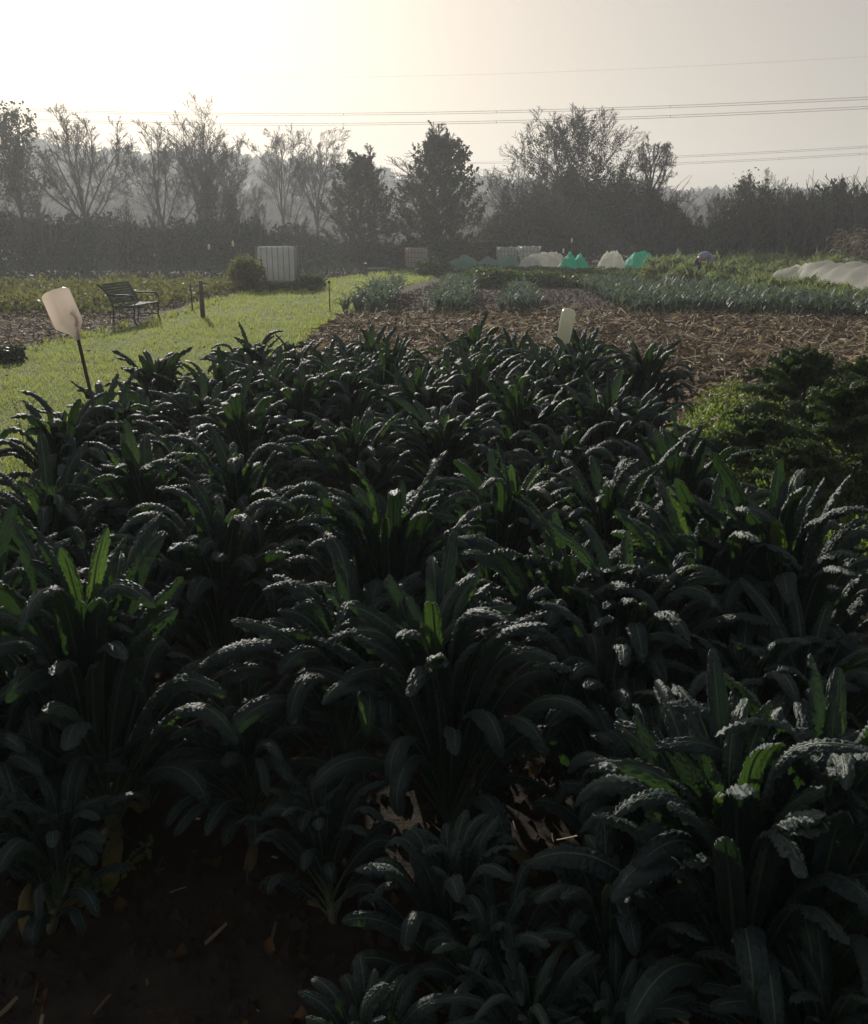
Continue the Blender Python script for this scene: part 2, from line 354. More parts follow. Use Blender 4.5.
# ------------------------------------------------------------------ trees
def grow(mb, rng, p, d, L, r, lev, maxlev, tips, up=.1, spread=.6, kids=6, shrink=.48, wob=.07):
    nseg = 5 if lev < maxlev else 3
    pts = [np.array(p, float)]; d = np.array(d, float); d /= np.linalg.norm(d); dirs = [d.copy()]
    for k in range(nseg):
        d = d+rng.normal(size=3)*wob*(1+.4*lev)+np.array([0, 0, up*.4]); d /= np.linalg.norm(d)
        pts.append(pts[-1]+d*L/nseg); dirs.append(d.copy())
    mb.tube(pts, np.linspace(r, max(.008, r*.3), nseg+1), 6 if lev <= 1 else 3, tone=rng.uniform(0, 1), cap=False)
    if lev >= maxlev-1: tips.extend(pts[2:])
    if lev == maxlev: return
    n = max(2, int(kids+rng.integers(-1, 2)))
    for k in range(n):
        t = .18+.8*(k+rng.uniform(0, .9))/n; i = min(int(t*nseg), nseg-1); q = pts[i]+(pts[i+1]-pts[i])*(t*nseg-i)
        a = rng.normal(size=3); a -= dirs[i]*a.dot(dirs[i]); a /= np.linalg.norm(a)
        nd = dirs[i]+a*spread*rng.uniform(.6, 1.3)+np.array([0, 0, up])
        grow(mb, rng, q, nd, L*shrink*rng.uniform(.7, 1.2)*(1.25-.6*t), max(.011, r*.42), lev+1, maxlev, tips, up, spread, kids, shrink, wob)
def tree(px, topy, Y, seed, name, label, mains=6, start=(.1, .4), ang=(10, 40), mlen=.62, form='fan', leaf=0, leafmat='autumn', leafsize=.2, width=60, ivy=0, group=None, up=.10, spread=.6, kids=5, shrink=.5, maxlev=5, wob=.07, lean=0.0, tr=.013, jit=.25, leafbase=0):
    rng = np.random.default_rng(seed); top = atY(px, topy, Y); H = top[2]
    root = empty(name, (top[0], Y, 0.), 0, label, 'tree', group); trk, cr = MB(), MB(); tips = []
    lead = H*(start[1] if form == 'fan' else .93); pts = [np.zeros(3)]; d = np.array([lean, 0, 1.])
    for k in range(8): d = d+rng.normal(size=3)*[.05, .05, 0]; d /= np.linalg.norm(d); pts.append(pts[-1]+d*lead/8)
    pts = np.array(pts); r0 = H*tr; trk.tube(pts, np.linspace(r0*1.25, r0*(.7 if form == 'fan' else .12), 9), 9)
    for k in range(mains):
        f = (k+rng.uniform(0, .8))/mains; a = k*2.4+rng.uniform(-.5, .5)
        if form == 'fan':
            z = start[0]+(start[1]-start[0])*f; L = H*mlen*rng.uniform(.8, 1.1); el = R(90-np.interp(f, [0, 1], [ang[1], ang[0]])*rng.uniform(.7, 1.2)); r = r0*.55
        elif form == 'cone':
            z = start[0]+(.93-start[0])*f; L = H*mlen*(1-.88*f)*rng.uniform(.75, 1.15)*min(1, .75+f*1.5); el = R(rng.uniform(2, 26)+52*f); r = r0*.42*(1-.7*f)
        else:
            z = start[0]+(.85-start[0])*f; L = H*mlen*(1-.55*f**2)*rng.uniform(.8, 1.1); el = R(rng.uniform(20, 50)+30*f); r = r0*.5*(1-.6*f)
        i = min(7.999, z*H/lead*8); j = int(i); p = pts[j]+(pts[j+1]-pts[j])*(i-j)
        grow(cr, rng, p, [math.cos(a)*math.cos(el), math.sin(a)*math.cos(el), math.sin(el)], L, r, 1, maxlev, tips, up, spread, kids, shrink, wob)
    V = np.concatenate(cr.v); s = H/np.percentile(V[:, 2], 99.2); wx = np.percentile(V[:, 0], 98.5)-np.percentile(V[:, 0], 1.5); sx = (width/900*Y)/wx
    for q in (trk, cr): q.v = [v*[sx, sx, s] for v in q.v]
    tips = np.array(tips)*[sx, sx, s]
    trk.build('trunk', M['bark'], root); crown = cr.build('crown', M['bark'], root)
    if leaf and form != 'fan':
        prof = {'cone': ([0, .12, .35, .6, .8, .92, 1], [.62, .9, 1, .94, .70, .46, .2]), 'round': ([0, .15, .4, .65, .85, .95, 1], [.5, .75, .95, 1, .78, .45, .12])}[form]
        W2 = width/900*Y/2; nc = int(leaf/45); out = []; ph = rng.uniform(0, 9)
        for c_ in range(nc):
            u = rng.uniform(.05, 1)**.85; a = rng.uniform(0, 6.28)
            rim = np.interp(u, *prof)*W2*(.62+.62*float(vnoise(np.array(a*1.6+ph), np.array(u*7+ph), seed)))
            ri = rim*rng.uniform(.1, .85); z0 = u*H*.93-.04*H; L_ = H*rng.uniform(.05, .12); el = R(rng.uniform(15, 50)+35*u)
            d_ = np.array([math.cos(a)*math.cos(el), math.sin(a)*math.cos(el), math.sin(el)]); t_ = rng.uniform(0, 1, 45)[:, None]
            out.append(np.array([math.cos(a)*ri, math.sin(a)*ri, z0])+d_*t_*L_+rng.normal(size=(45, 3))*H*.014*(1.25-t_))
        C = np.concatenate(out); C = C[(C[:, 2] > .1) & (C[:, 2] < H*1.04)]
    elif leaf:
        idx = rng.integers(0, len(tips), leaf); C = tips[idx]+rng.normal(size=(leaf, 3))*jit; C = C[C[:, 2] > .1]
    if leaf:
        f = MB(); f.cards(C, leafsize, rng, tone=np.clip(fbm(C[:, 0]*.7, C[:, 2]*.7+C[:, 1], seed+5)*.9+rng.normal(size=len(C))*.15, 0, 1)); f.build('foliage', M[leafmat], crown, False)
    if ivy:
        n = int(ivy*2500); t = rng.uniform(0, 1, n); zz = t*H*.6; cx = np.interp(zz, pts[:, 2]*s, pts[:, 0]*sx)
        C = np.stack([cx+rng.normal(size=n)*.42*(1.15-t*.7), rng.normal(size=n)*.42*(1.1-t*.6), zz], 1)
        f = MB(); f.cards(C, .22, rng); f.build('ivy', M['ivy'], root, False)
    return root
g1 = 'trees along the far hedge'
tree(8, 108, 66, 11, 'deciduous_tree', 'thin half leafless tree at the far left edge of the tree line', mains=7, start=(.15, .6), ang=(8, 30), mlen=.45, leaf=2600, leafsize=.15, width=60, group=g1)
tree(74, 106, 68, 22, 'bare_tree', 'bare fan-shaped tree rising above the hedge behind the bench', mains=11, start=(.22, .42), ang=(4, 58), width=120, group=g1)
tree(165, 122, 70, 31, 'bare_tree', 'bare leaning tree left of the tall multi-stemmed one', mains=8, start=(.15, .36), ang=(10, 52), width=100, group=g1, lean=-.22)
tree(199, 110, 72, 42, 'bare_tree', 'tallest bare tree on the left with several upright stems', mains=10, start=(.06, .35), ang=(2, 34), mlen=.72, width=84, group=g1, ivy=.5)
tree(234, 150, 74, 47, 'bare_tree', 'lower twiggy bare tree right of the tallest left one', mains=8, start=(.06, .5), ang=(5, 45), width=56, group=g1, ivy=.5)
tree(280, 130, 78, 51, 'bare_tree', 'pale bare tree right above the large white tank', mains=8, start=(.15, .5), ang=(3, 34), width=60, group=g1, tr=.012)
tree(315, 130, 80, 52, 'bare_tree', 'pale round-topped bare tree left of the first leafy tree', mains=9, start=(.2, .5), ang=(3, 42), width=66, group=g1, tr=.012)
tree(361, 148, 58, 61, 'leafy_tree', 'shorter leafy dark tree above the small far bench', form='cone', mains=34, start=(.08, .9), mlen=.42, width=84, leaf=14500, leafsize=.11, kids=6, maxlev=3, group=g1, jit=.13, up=.10, wob=.1)
tree(441, 128, 56, 62, 'leafy_tree', 'full leafy tree with pointed crown in the middle of the tree line', form='cone', mains=44, start=(.09, .9), mlen=.45, width=104, leaf=22000, leafsize=.11, kids=6, maxlev=3, group=g1, jit=.13, up=.10, wob=.1)
tree(520, 140, 72, 71, 'bare_tree', 'thin bare tree just left of the big round tree', mains=9, start=(.1, .5), ang=(4, 45), width=64, group=g1, tr=.011)
tree(574, 108, 62, 73, 'big_tree', 'largest round-headed tree, twiggy and thinly leaved', form='round', mains=20, start=(.12, .9), mlen=.58, leaf=15000, leafsize=.075, width=138, kids=6, maxlev=4, group=g1, leafmat='hedge', ivy=1.2, jit=.12, spread=.75)
tree(657, 140, 64, 85, 'bare_tree', 'bare crooked tree with dark ivy on its trunk right of the big round tree', mains=13, start=(.5, .7), ang=(5, 80), mlen=.34, up=.05, spread=.75, wob=.1, kids=5, maxlev=5, width=64, ivy=1.6, group=g1, tr=.018)
tree(748, 174, 60, 91, 'bare_tree', 'slim bare tree with a bushy head over the right hedge', mains=10, start=(.4, .7), ang=(5, 50), mlen=.35, width=30, leaf=700, leafsize=.1, group=g1)
tree(778, 170, 90, 92, 'bare_tree', 'faint bare tree far behind the right hedge', mains=8, start=(.15, .5), ang=(3, 35), width=44, group=g1, tr=.01)
tree(842, 178, 56, 94, 'deciduous_tree', 'brownish half-leafed tree near the right edge', form='round', mains=18, start=(.2, .8), mlen=.5, leaf=5500, leafsize=.12, leafmat='hedge', width=88, maxlev=3, group=g1, spread=.8)
tree(722, 192, 80, 96, 'deciduous_tree', 'low dark tree filling the dip right of the ivy-clad one', form='round', mains=16, start=(.2, .8), mlen=.5, leaf=5000, leafsize=.16, leafmat='hedge', width=44, maxlev=3, group=g1)
tree(800, 188, 58, 97, 'deciduous_tree', 'small brown-topped tree in the right hedge', form='round', mains=18, start=(.2, .8), mlen=.5, leaf=5500, leafsize=.13, leafmat='hedge', width=60, maxlev=3, group=g1)

for i_, (px_, ty_) in enumerate(((735, 205), (757, 196), (783, 204), (808, 192), (829, 202), (858, 187))):
    tree(px_, ty_, 48.5, 500+i_, 'bare_sapling', 'slender bare sapling before the right hedge, %s from its left end' % ('first', 'second', 'third', 'fourth', 'fifth', 'sixth')[i_], mains=9, start=(.2, .7), ang=(5, 50), mlen=.42, maxlev=4, kids=5, width=26, group='saplings before the right hedge', tr=.014)
for i_, (px_, ty_) in enumerate(((38, 192), (122, 200), (152, 208), (258, 205), (300, 215))):
    tree(px_, ty_, 54, 520+i_, 'bare_sapling', 'slender bare sapling before the left hedge, %s from its left end' % ('first', 'second', 'third', 'fourth', 'last')[i_], mains=9, start=(.2, .7), ang=(5, 50), mlen=.42, maxlev=4, kids=5, width=24, group='saplings before the left hedge', tr=.014)
def hedge(name, label, x0, x1, Y, prof, depth, seed, n, matn='hedge', size=.15, twigs=500, cat='hedge', z0=0.0):
    """prof: (pixel x, pixel y) outline of the top, at distance Y"""
    rng = np.random.default_rng(seed); px = [p[0] for p in prof]
    tx = np.array([atY(p[0], p[1], Y)[0] for p in prof]); tz = np.array([atY(p[0], p[1], Y)[2] for p in prof])
    root = empty(name, ((tx[0]+tx[-1])/2, Y, 0), 0, label, cat); cx = (tx[0]+tx[-1])/2
    X = rng.uniform(tx[0], tx[-1], n); Yo = rng.uniform(-depth/2, depth/2, n)
    top = np.interp(X, tx, tz)*(1-.25*(np.abs(Yo)/(depth/2))**2)*(.6+.75*fbm(X*.35, Yo*.5+30, seed))
    top = top*(.82+.3*vnoise(X*1.3, Yo*1.1, seed+2))*(.84+.36*vnoise(X*3.7, Yo*.8, seed+9))
    t = rng.uniform(0, 1, n)**.7; Z = z0+t*top
    f = MB(); f.cards(np.stack([X-cx, Yo, Z], 1), size, rng, tone=np.clip((fbm(X*.45, Z*.45, seed+5)-.3)*1.9+rng.normal(size=n)*.15, 0, 1)); f.build('foliage', M[matn], root, False)
    tw = MB()
    for k in range(twigs):
        x = rng.uniform(tx[0], tx[-1]); y = rng.uniform(-depth/2, depth/2); h = np.interp(x, tx, tz)*rng.uniform(.7, 1.22)
        p = np.array([x-cx, y, h*.3]); d = np.array([rng.normal()*.3, rng.normal()*.3, 1]); pts = [p]
        for j in range(3): pts.append(pts[-1]+d*h*.233); d = d+rng.normal(size=3)*[.25, .25, .1]
        tw.tube(pts, [.035, .026, .018, .012], 3, cap=False)
    tw.build('twigs', M['bark'], root, False)
    return root
hedge('hedge', 'long dark hedge behind the bench on the left', 0, 0, 58, [(-500, 200), (-60, 208), (0, 205), (40, 215), (65, 222), (90, 212), (120, 220), (160, 226), (215, 215), (262, 228)], 5, 1, 62000, twigs=1500)
hedge('scrub', 'low scrub between the large tank and the leafy trees', 0, 0, 60, [(250, 232), (285, 228), (320, 238), (350, 236), (400, 245), (470, 238), (500, 232)], 4, 2, 14000, twigs=350, cat='scrub')
hedge('thicket', 'dense dark thicket under the largest round tree', 0, 0, 64, [(482, 235), (505, 205), (540, 190), (575, 178), (610, 180), (640, 196), (680, 206), (705, 232), (728, 245)], 6, 3, 40000, matn='hedge', twigs=900, cat='thicket')
hedge('hedge', 'tall brown hedge on the right behind the fleece tunnels', 0, 0, 52, [(706, 236), (722, 214), (745, 203), (772, 200), (800, 202), (830, 196), (870, 190), (960, 196), (1200, 200)], 5, 4, 48000, twigs=1800)

# ------------------------------------------------------------------ overhead cables
def cable(px0, py0, px1, py1, Y0, Y1, sag, label, rad=.035, twin=(-.16, .16)):
    a, b = atY(px0, py0, Y0), atY(px1, py1, Y1); t = np.linspace(0, 1, 60)[:, None]
    P = a*(1-t)+b*t; P[:, 2] -= (sag*4*t*(1-t))[:, 0]
    mb = MB()
    for dz in twin: mb.tube(P+[0, 0, dz], rad, 4)
    for k in range(4, 60, 7 if len(twin) > 1 else 99): mb.tube([P[k]+[0, 0, -.2], P[k]+[0, 0, .2]], .05, 4)
    o = mb.build('power_cable', M['wire']); tag(o, label, 'power cable', 'overhead power cables')
cable(1000, 91, -200, 97, 140, 230, 3.4, 'upper cable of the main overhead pair crossing above the trees')
cable(1000, 100, -200, 106, 140, 230, 3.6, 'lower cable of the main overhead pair crossing above the trees')
cable(1000, 138, 400, 164, 190, 250, 1.0, 'upper cable of the faint low pair at the right')
cable(1000, 145, 400, 171, 190, 250, 1.0, 'lower cable of the faint low pair at the right')
cable(1000, 48, 100, 76, 170, 260, 2.0, 'single faint cable high in the sky', .016, (0,))

# ------------------------------------------------------------------ garden furniture
def rotz(a): c, s = math.cos(a), math.sin(a); return np.array([[c, -s, 0], [s, c, 0], [0, 0, 1]])
def rotx(a): c, s = math.cos(a), math.sin(a); return np.array([[1, 0, 0], [0, c, -s], [0, s, c]])
def rotz_y(a): c, s = math.cos(a), math.sin(a); return np.array([[c, 0, s], [0, 1, 0], [-s, 0, c]])
def bez(pts, n=14):
    P = np.array(pts, float); t = np.linspace(0, 1, n)[:, None]
    while len(P) > 1 and P.ndim == 2: P = P[:-1][:, None]*(1-t)[None]+P[1:][:, None]*t[None] if P.ndim == 2 else P; break
    while P.shape[0] > 1: P = P[:-1]*(1-t)[None]+P[1:]*t[None]
    return P[0]
# park bench: local x = along the bench, local -y = facing
c = at(128, 323); th = math.atan2(1, .10)
be = empty('park_bench', (c[0], c[1], 0), th, 'weathered dark slatted garden bench at the edge of the lawn', 'bench')
BL = 1.35; be.scale = (.93,)*3
for k in range(8):
    z = .47+k*.052; y = .02+.0+k*.024
    m = MB(); m.box((0, y, z), (BL, .016, .042), rotx(R(-24))); m.build('back_slat', M['bench'], be, False)
for k in range(6):
    m = MB(); m.box((0, -.05-k*.075, .40+(.012 if k == 5 else 0)), (BL, .058, .022)); m.build('seat_slat', M['bench'], be, False)
for s in (-1, 1):
    m = MB(); x = s*(BL/2-.03)
    m.tube(bez([(x, .06, 0), (x, .0, .2), (x, .0, .4)], 8)+0, .02, 6)
    m.tube(bez([(x, .0, .38), (x, .02, .6), (x, .22, .80), (x, .30, .84)], 10), .02, 6)
    m.tube(bez([(x, -.5, 0), (x, -.36, .14), (x, -.5, .3), (x, -.44, .4)], 10), .02, 6)
    m.tube([(x, .02, .385), (x, -.46, .385)], .018, 6)
    m.tube(bez([(x, .10, .63), (x, -.2, .60), (x, -.52, .70), (x, -.50, .52), (x, -.42, .55)], 14), .018, 6)
    m.tube(bez([(x, -.46, .40), (x, -.52, .5), (x, -.40, .62)], 8), .014, 6)
    for (yy, zz, rr) in ((-.15, .5, .07), (-.30, .5, .06), (-.2, .2, .09)):
        an = np.linspace(0, 2*math.pi, 14); m.tube(np.stack([0*an+x, yy+rr*np.cos(an), zz+rr*np.sin(an)], 1), .009, 5)
    m.tube([(x, .0, .16), (x, -.44, .16)], .011, 5)
    m.build('end_frame', M['iron'], be)
c = at(379, 277.5); fb = copy_tree(be); fb.location = (c[0], c[1], 0); fb.rotation_euler = (0, 0, R(200)); fb.scale = (.85, .9, .95)
tag(fb, 'small dark bench standing far off at the end of the lawn', 'bench')
def ibc(px, py, W, D, H, label, red=False, rz=0, base=.18, hbars=3, Y=None):
    c = at(px, py) if Y is None else np.array([atY(px, py, Y)[0], Y, 0])
    r = empty('water_tank', (c[0], c[1]+D/2, 0), rz, label, 'water tank', 'caged water tanks')
    # rounded plastic body
    nseg = 10; m = MB(); rows = []
    zz = np.concatenate([base+.02+np.linspace(0, .08, 4), np.linspace(base+.12, H-.14, 8), H-.02-.12*np.cos(np.linspace(.3, math.pi/2, 5))])
    for z in zz:
        e = min(z-base, H-z); ins = .09*(1-min(1, e/.12))**2
        hx, hy = W/2-.035-ins, D/2-.035-ins; rr = .12; ring = []
        for (sx, sy, a0) in ((1, 1, 0), (-1, 1, 90), (-1, -1, 180), (1, -1, 270)):
            for a in np.linspace(a0, a0+90, nseg): ring.append((sx*(hx-rr)+rr*math.cos(R(a)), sy*(hy-rr)+rr*math.sin(R(a)), z))
        ring.append(ring[0]); rows.append(ring)
    G = np.array(rows); m.grid(G)
    n = G.shape[1]; m.add(np.vstack([G[-1], [[0, 0, G[-1, 0, 2]+.01]]]), t=[(i, (i+1) % n, n) for i in range(n)])
    m.build('tank', M['tankred' if red else 'tank'], r)
    m = MB(); m.tube([(0, 0, H-.03), (0, 0, H+.015)], .09, 14); m.build('filler_cap', M['iron'], r)
    m = MB(); b = .012
    nb = max(4, int(W/.17))
    for k in range(nb+1):
        x = -W/2+k*W/nb
        for s in (-1, 1): m.tube([(x, s*D/2, base), (x, s*D/2, H)], b, 6)
    nb2 = max(3, int(D/.2))
    for k in range(1, nb2):
        y = -D/2+k*D/nb2
        for s in (-1, 1): m.tube([(s*W/2, y, base), (s*W/2, y, H)], b, 6)
    for k in range(hbars+2):
        z = base+(H-base)*k/(hbars+1)
        if 0 < k < hbars+1 and hbars == 0: continue
        o = .013 if 0 < k < hbars+1 else 0
        m.tube([(-W/2-o, -D/2-o, z), (W/2+o, -D/2-o, z), (W/2+o, D/2+o, z), (-W/2-o, D/2+o, z), (-W/2-o, -D/2-o-.001, z)], b, 6)
    for x in (-W/5, W/5): m.tube([(x, -D/2, H+.002), (x, D/2, H+.002)], b, 6)
    m.build('cage', M['steel'], r)
    m = MB()
    for k in range(3): m.box((0, (k-1)*(D/2-.06), base*.3), (W, .1, base*.6))
    for k in range(7): m.box((-W/2+.07+k*(W-.14)/6, 0, base*.6+.02), (.11, D, .04))
    m.build('pallet', M['wood'], r, False)
ibc(276.5, 288, 1.32, 1.0, 1.38, 'large white caged tank standing at the near end on the lawn edge', base=.22, hbars=0)
ibc(416.5, 271, 1.2, 1.0, 1.17, 'pinkish caged tank below the pointed leafy tree', red=True)
ibc(508, 250, 1.15, 1.0, 1.15, 'darker of the two distant caged tanks behind the pale net', Y=54)
ibc(530.5, 250, 1.15, 1.0, 1.2, 'lighter of the two distant caged tanks beside the white fleece', Y=52)

def post(px, py, h, r, label, name='wooden_post', cat='post', matn='wood', cap=None, lean=0, sides=8, Y=None):
    c = at(px, py) if Y is None else np.array([atY(px, py, Y)[0], Y, 0]); rt = empty(name, (c[0], c[1], 0), 0, label, cat)
    m = MB(); m.tube([(0, 0, 0), (lean*h*.5, 0, h*.5), (lean*h, 0, h)], [r*1.05, r, r*.92], sides); m.build('shaft', M[matn], rt)
    if cap == 'knob':
        m = MB(); an = np.linspace(0, math.pi, 7); m.tube(np.stack([0*an+lean*h, 0*an, h+.03-.04*np.cos(an)], 1), .001+.035*np.sin(an), 8); m.build('knob', M['iron'], rt)
    if cap == 'bottle':
        m = MB(); z = np.array([0, .02, .16, .2, .24, .25])-.1; m.tube(np.stack([0*z+lean*h, 0*z, h+z], 1), [.04, .05, .05, .04, .018, .016], 10); m.build('bottle_cap', M['bottle'], rt)
post(203, 318, .78, .05, 'short weathered post on the lawn right of the bench')
post(192.5, 311, .62, .018, 'thin dark stake between the bench and the weathered post', 'stake', 'stake', 'cane', sides=6)
post(330, 313, .66, .014, 'thin stake with dark knob on the lawn left of the leek beds', 'stake', 'stake', 'cane', 'knob', sides=6)
post(360, 277, .78, .02, 'thin stake left of the small far bench', 'stake', 'stake', 'cane', sides=6)
post(234, 262, 1.4, .02, 'tall cane topped with a pale bottle left of the large tank', 'cane', 'cane', 'cane', 'bottle', sides=6, Y=40)
post(210, 262, 1.25, .02, 'cane topped with a dull bottle in front of the left hedge', 'cane', 'cane', 'cane', 'bottle', sides=6, Y=42)
post(571, 260, 1.5, .02, 'cane with a faint bottle before the thicket behind the green net', 'cane', 'cane', 'cane', 'bottle', sides=6, Y=52)
post(563, 262, 1.0, .02, 'cane with a small pale bottle just left of the twin-peaked green net', 'cane', 'cane', 'cane', 'bottle', sides=6, Y=48)

# jug on a cane
c = atY(83, 395, 4.75); top = atY(64, 338, 4.75)
jr = empty('jug_on_cane', (c[0]+.13, 4.75, 0), 0, 'pale pinkish plastic jug upturned on a leaning cane beside the lawn', 'bird scarer')
neck = atY(78, 340, 4.75); m = MB(); b0 = np.array([c[0]+.13, 4.75, 0.]); ax = (neck-b0)/np.linalg.norm(neck-b0)
m.tube([(0, 0, 0), tuple((neck-b0)*.5+[.008, 0, 0]), tuple(neck-b0+ax*.16)], [.011, .01, .009], 7); m.build('cane', M['cane'], jr)
# jug body in local frame, z up from neck, then tilted
rows = []; Wd, Dp, Hh = .070, .052, .27
for t in np.linspace(0, 1, 22):
    z = t*Hh; k = float(smooth(.06, .36, t)); e = 1-.35*max(0, (t-.93)/.07)**2
    hx = .016+(Wd-.016)*k; hy = .016+(Dp-.016)*k; hx *= e; hy *= e; p = 2+6*k; ring = []
    ox = -.022*k*(1-t*0)
    for a in np.linspace(0, 2*math.pi, 41):
        cc, ss = math.cos(a), math.sin(a); q = (abs(cc)**p+abs(ss)**p)**(-1/p)
        x, y = hx*cc*q, hy*ss*q
        ring.append((x+ox, y, z))
    rows.append(ring)
G = np.array(rows); T = rotz_y(R(-18))@rotz(R(-38)); G = G@T.T+(neck-b0)
m = MB(); m.grid(G); n = G.shape[1]; cc = G[-1].mean(0); m.add(np.vstack([G[-1], [cc-np.array([.0, 0, .008])]]), t=[(i, (i+1) % n, n) for i in range(n)])
m.build('jug', M['jug'], jr)
hp = bez([(Wd-.03, 0, .07), (Wd+.008, 0, .085), (Wd+.008, 0, .12), (Wd-.03, 0, .135)], 10)@T.T+(neck-b0); m = MB(); m.tube(hp, .009, 8); m.build('handle', M['jug'], jr)
# bottle on a cane in the middle
c = atY(562, 350, 7.0); tp = atY(566, 309, 7.0)
br = empty('bottle_on_cane', (c[0]-.03, 7.0, 0), 0, 'clear pale bottle upturned on a cane at the back of the kale', 'bird scarer')
zt = tp[2]; m = MB(); m.tube([(0, 0, 0), (.02, 0, zt-.25), (.05, 0, zt-.08)], .009, 7); m.build('cane', M['cane'], br)
z = np.array([0, .03, .06, .10, .22, .30, .325, .335, .335]); rr = np.array([.015, .015, .03, .052, .056, .055, .048, .03, .002])
m = MB(); m.tube(np.stack([.02+z*.16, 0*z, zt-.335+z], 1), rr, 18, cap=False); m.build('bottle', M['bottle'], br)

# ------------------------------------------------------------------ covers
def dome(px, py, Y, w_, h, d, label, matn, peaks=None, name='fleece_cover', cat='crop cover', seed=0, group=None):
    c = atY(px, py, Y); root = empty(name, (c[0], Y, 0), 0, label, cat, group)
    nx, ny = 60, 24; U, V = np.meshgrid(np.linspace(-1, 1, nx), np.linspace(-1, 1, ny), indexing='ij')
    prof = np.sqrt(np.clip(1-U**2, 0, 1))**.8 if peaks is None else np.max([np.clip(1-np.abs(U-p)/q, 0, 1)**.85*hh for p, q, hh in peaks], 0)
    Z = h*prof*np.sqrt(np.clip(1-V**2, 0, 1))**.8*(1+.45*(fbm(U*5+9, V*5, seed)-.5)+.10*np.abs(np.sin(U*8+V*3+seed)))
    m = MB(); m.grid(np.stack([U*w_/2+.03*np.sin(V*7), V*d/2+.04*np.sin(U*9), Z-.02], -1)); m.build('cloth', M[matn], root)
    an = np.linspace(0, math.pi, 12)
    for s in (-.5, .5):
        h_ = MB(); h_.tube(np.stack([np.cos(an)*w_/2*.8, 0*an+s*d/2, np.sin(an)*h*.75*(.85 if peaks is None else .4)], 1), .012, 5)
        h_.build('hoop', M['iron'], root)
gc = 'small fleece and net covers beyond the leeks'
dome(573, 272, 46, 1.45, .98, 1.6, 'bright turquoise net with two pointed peaks', 'net', [(-.25, 1.0, .95), (.42, .8, .9)], 'net_cover', seed=1, group=gc)
dome(611, 272, 46, 1.25, .98, 1.5, 'white fleece dome with tied tip between the two green nets', 'fleece', seed=2, group=gc)
dome(640, 272, 46, 1.5, .95, 1.6, 'bright turquoise net dome right of the white dome', 'net', name='net_cover', seed=3, group=gc)
dome(655, 272, 44.5, 1.6, .66, 1.2, 'low turquoise net draped in front of the turquoise dome', 'net', [(-.1, 1, 1)], 'net_cover', seed=4, group=gc)
dome(688, 270, 47, 2.0, 1.08, 1.6, 'grey-green net tent beside the bending person', 'palenet', [(-.55, .55, 1), (.1, .9, .8)], 'net_cover', seed=5, group=gc)
dome(541, 272, 49, 1.9, .88, 1.6, 'wide white fleece hoop left of the twin-peaked net', 'fleece', seed=6, group=gc)
dome(553, 272, 50.5, 1.5, .86, 1.6, 'white fleece hoop half behind the wide one', 'fleece', seed=7, group=gc)
dome(530, 272, 47.5, 1.2, .7, 1.4, 'small low white fleece hoop at the left end of the row', 'fleece', seed=8, group=gc)
dome(484, 272, 50, 4.2, .85, 2.0, 'long flat pale green net in front of the distant tanks', 'palenet', [(-.5, .7, .9), (.1, .5, .85), (.6, .5, .9)], 'net_cover', seed=9, group=gc)
dome(602, 270, 49, .35, .5, .3, 'tiny pale bottle-shaped cover left of the white dome', 'fleece', seed=12) if False else None
# long white tunnels at the right
def tunnel(pts, hs, wid, label, seed):
    P0 = np.array(pts); root = empty('fleece_tunnel', (P0[0, 0], P0[0, 1], 0), 0, label, 'crop cover', 'long fleece tunnels')
    n = 150; s = np.linspace(0, 1, n); ts = np.linspace(0, 1, len(P0)); C = np.stack([np.interp(s, ts, P0[:, i]) for i in (0, 1)], 1)
    H = np.interp(s, ts, hs); L = np.linalg.norm(P0[-1]-P0[0]); D = np.gradient(C, axis=0); D /= np.linalg.norm(D, axis=1)[:, None]; Nn = np.stack([-D[:, 1], D[:, 0]], 1)
    ph = s*L/1.05+.35*fbm(s*4, s*0, seed+4); sag = 1-.15*np.abs(np.sin(ph*math.pi))**.8; H = H*sag; H = H*smooth(-.01, .12, s)**.6
    V = np.linspace(0, math.pi, 30); G = np.zeros((n, 30, 3))
    for j, a in enumerate(V):
        wv = wid/2*(1+.06*np.sin(s*60+a*3)); k = np.sin(a)**.75
        G[:, j, 0] = C[:, 0]+Nn[:, 0]*np.cos(a)*wv; G[:, j, 1] = C[:, 1]+Nn[:, 1]*np.cos(a)*wv
        G[:, j, 2] = H*k*(1+.22*(fbm(s*22, np.full(n, a*3), seed)-.5))-.02
    G[..., :2] += .16*(fbm(G[..., 0]*3, G[..., 2]*5, seed+1)-.5)[..., None]
    G -= [P0[0, 0], P0[0, 1], 0]
    m = MB(); m.grid(G); m.build('cloth', M['fleece'], root)
    for k in range(int(L/1.05)+1):
        hp = MB()
        t = min(1, (k*1.05)/L); i = int(t*(n-1)); hh = H[i]; pts_ = []
        for a in np.linspace(0.05, math.pi-.05, 12): pts_.append((C[i, 0]+Nn[i, 0]*math.cos(a)*wid/2*.93-P0[0, 0], C[i, 1]+Nn[i, 1]*math.cos(a)*wid/2*.93-P0[0, 1], max(0, hh*math.sin(a)*.93)))
        hp.tube(pts_, .012, 5)
        hp.build('hoop', M['iron'], root)
tunnel([at(768, 290)[:2], at(815, 292)[:2], at(870, 302)[:2], at(1000, 318)[:2]], [.75, .98, 1.06, 1.0], 1.5, 'long white fleece tunnel nearest the viewer at the right edge', 3)
tunnel([at(800, 281)[:2]+[0, 1.5], at(850, 282)[:2]+[0, 1.5], at(1000, 290)[:2]], [.8, .95, .95], 1.3, 'white fleece tunnel behind the nearest one, only its humps showing', 6)
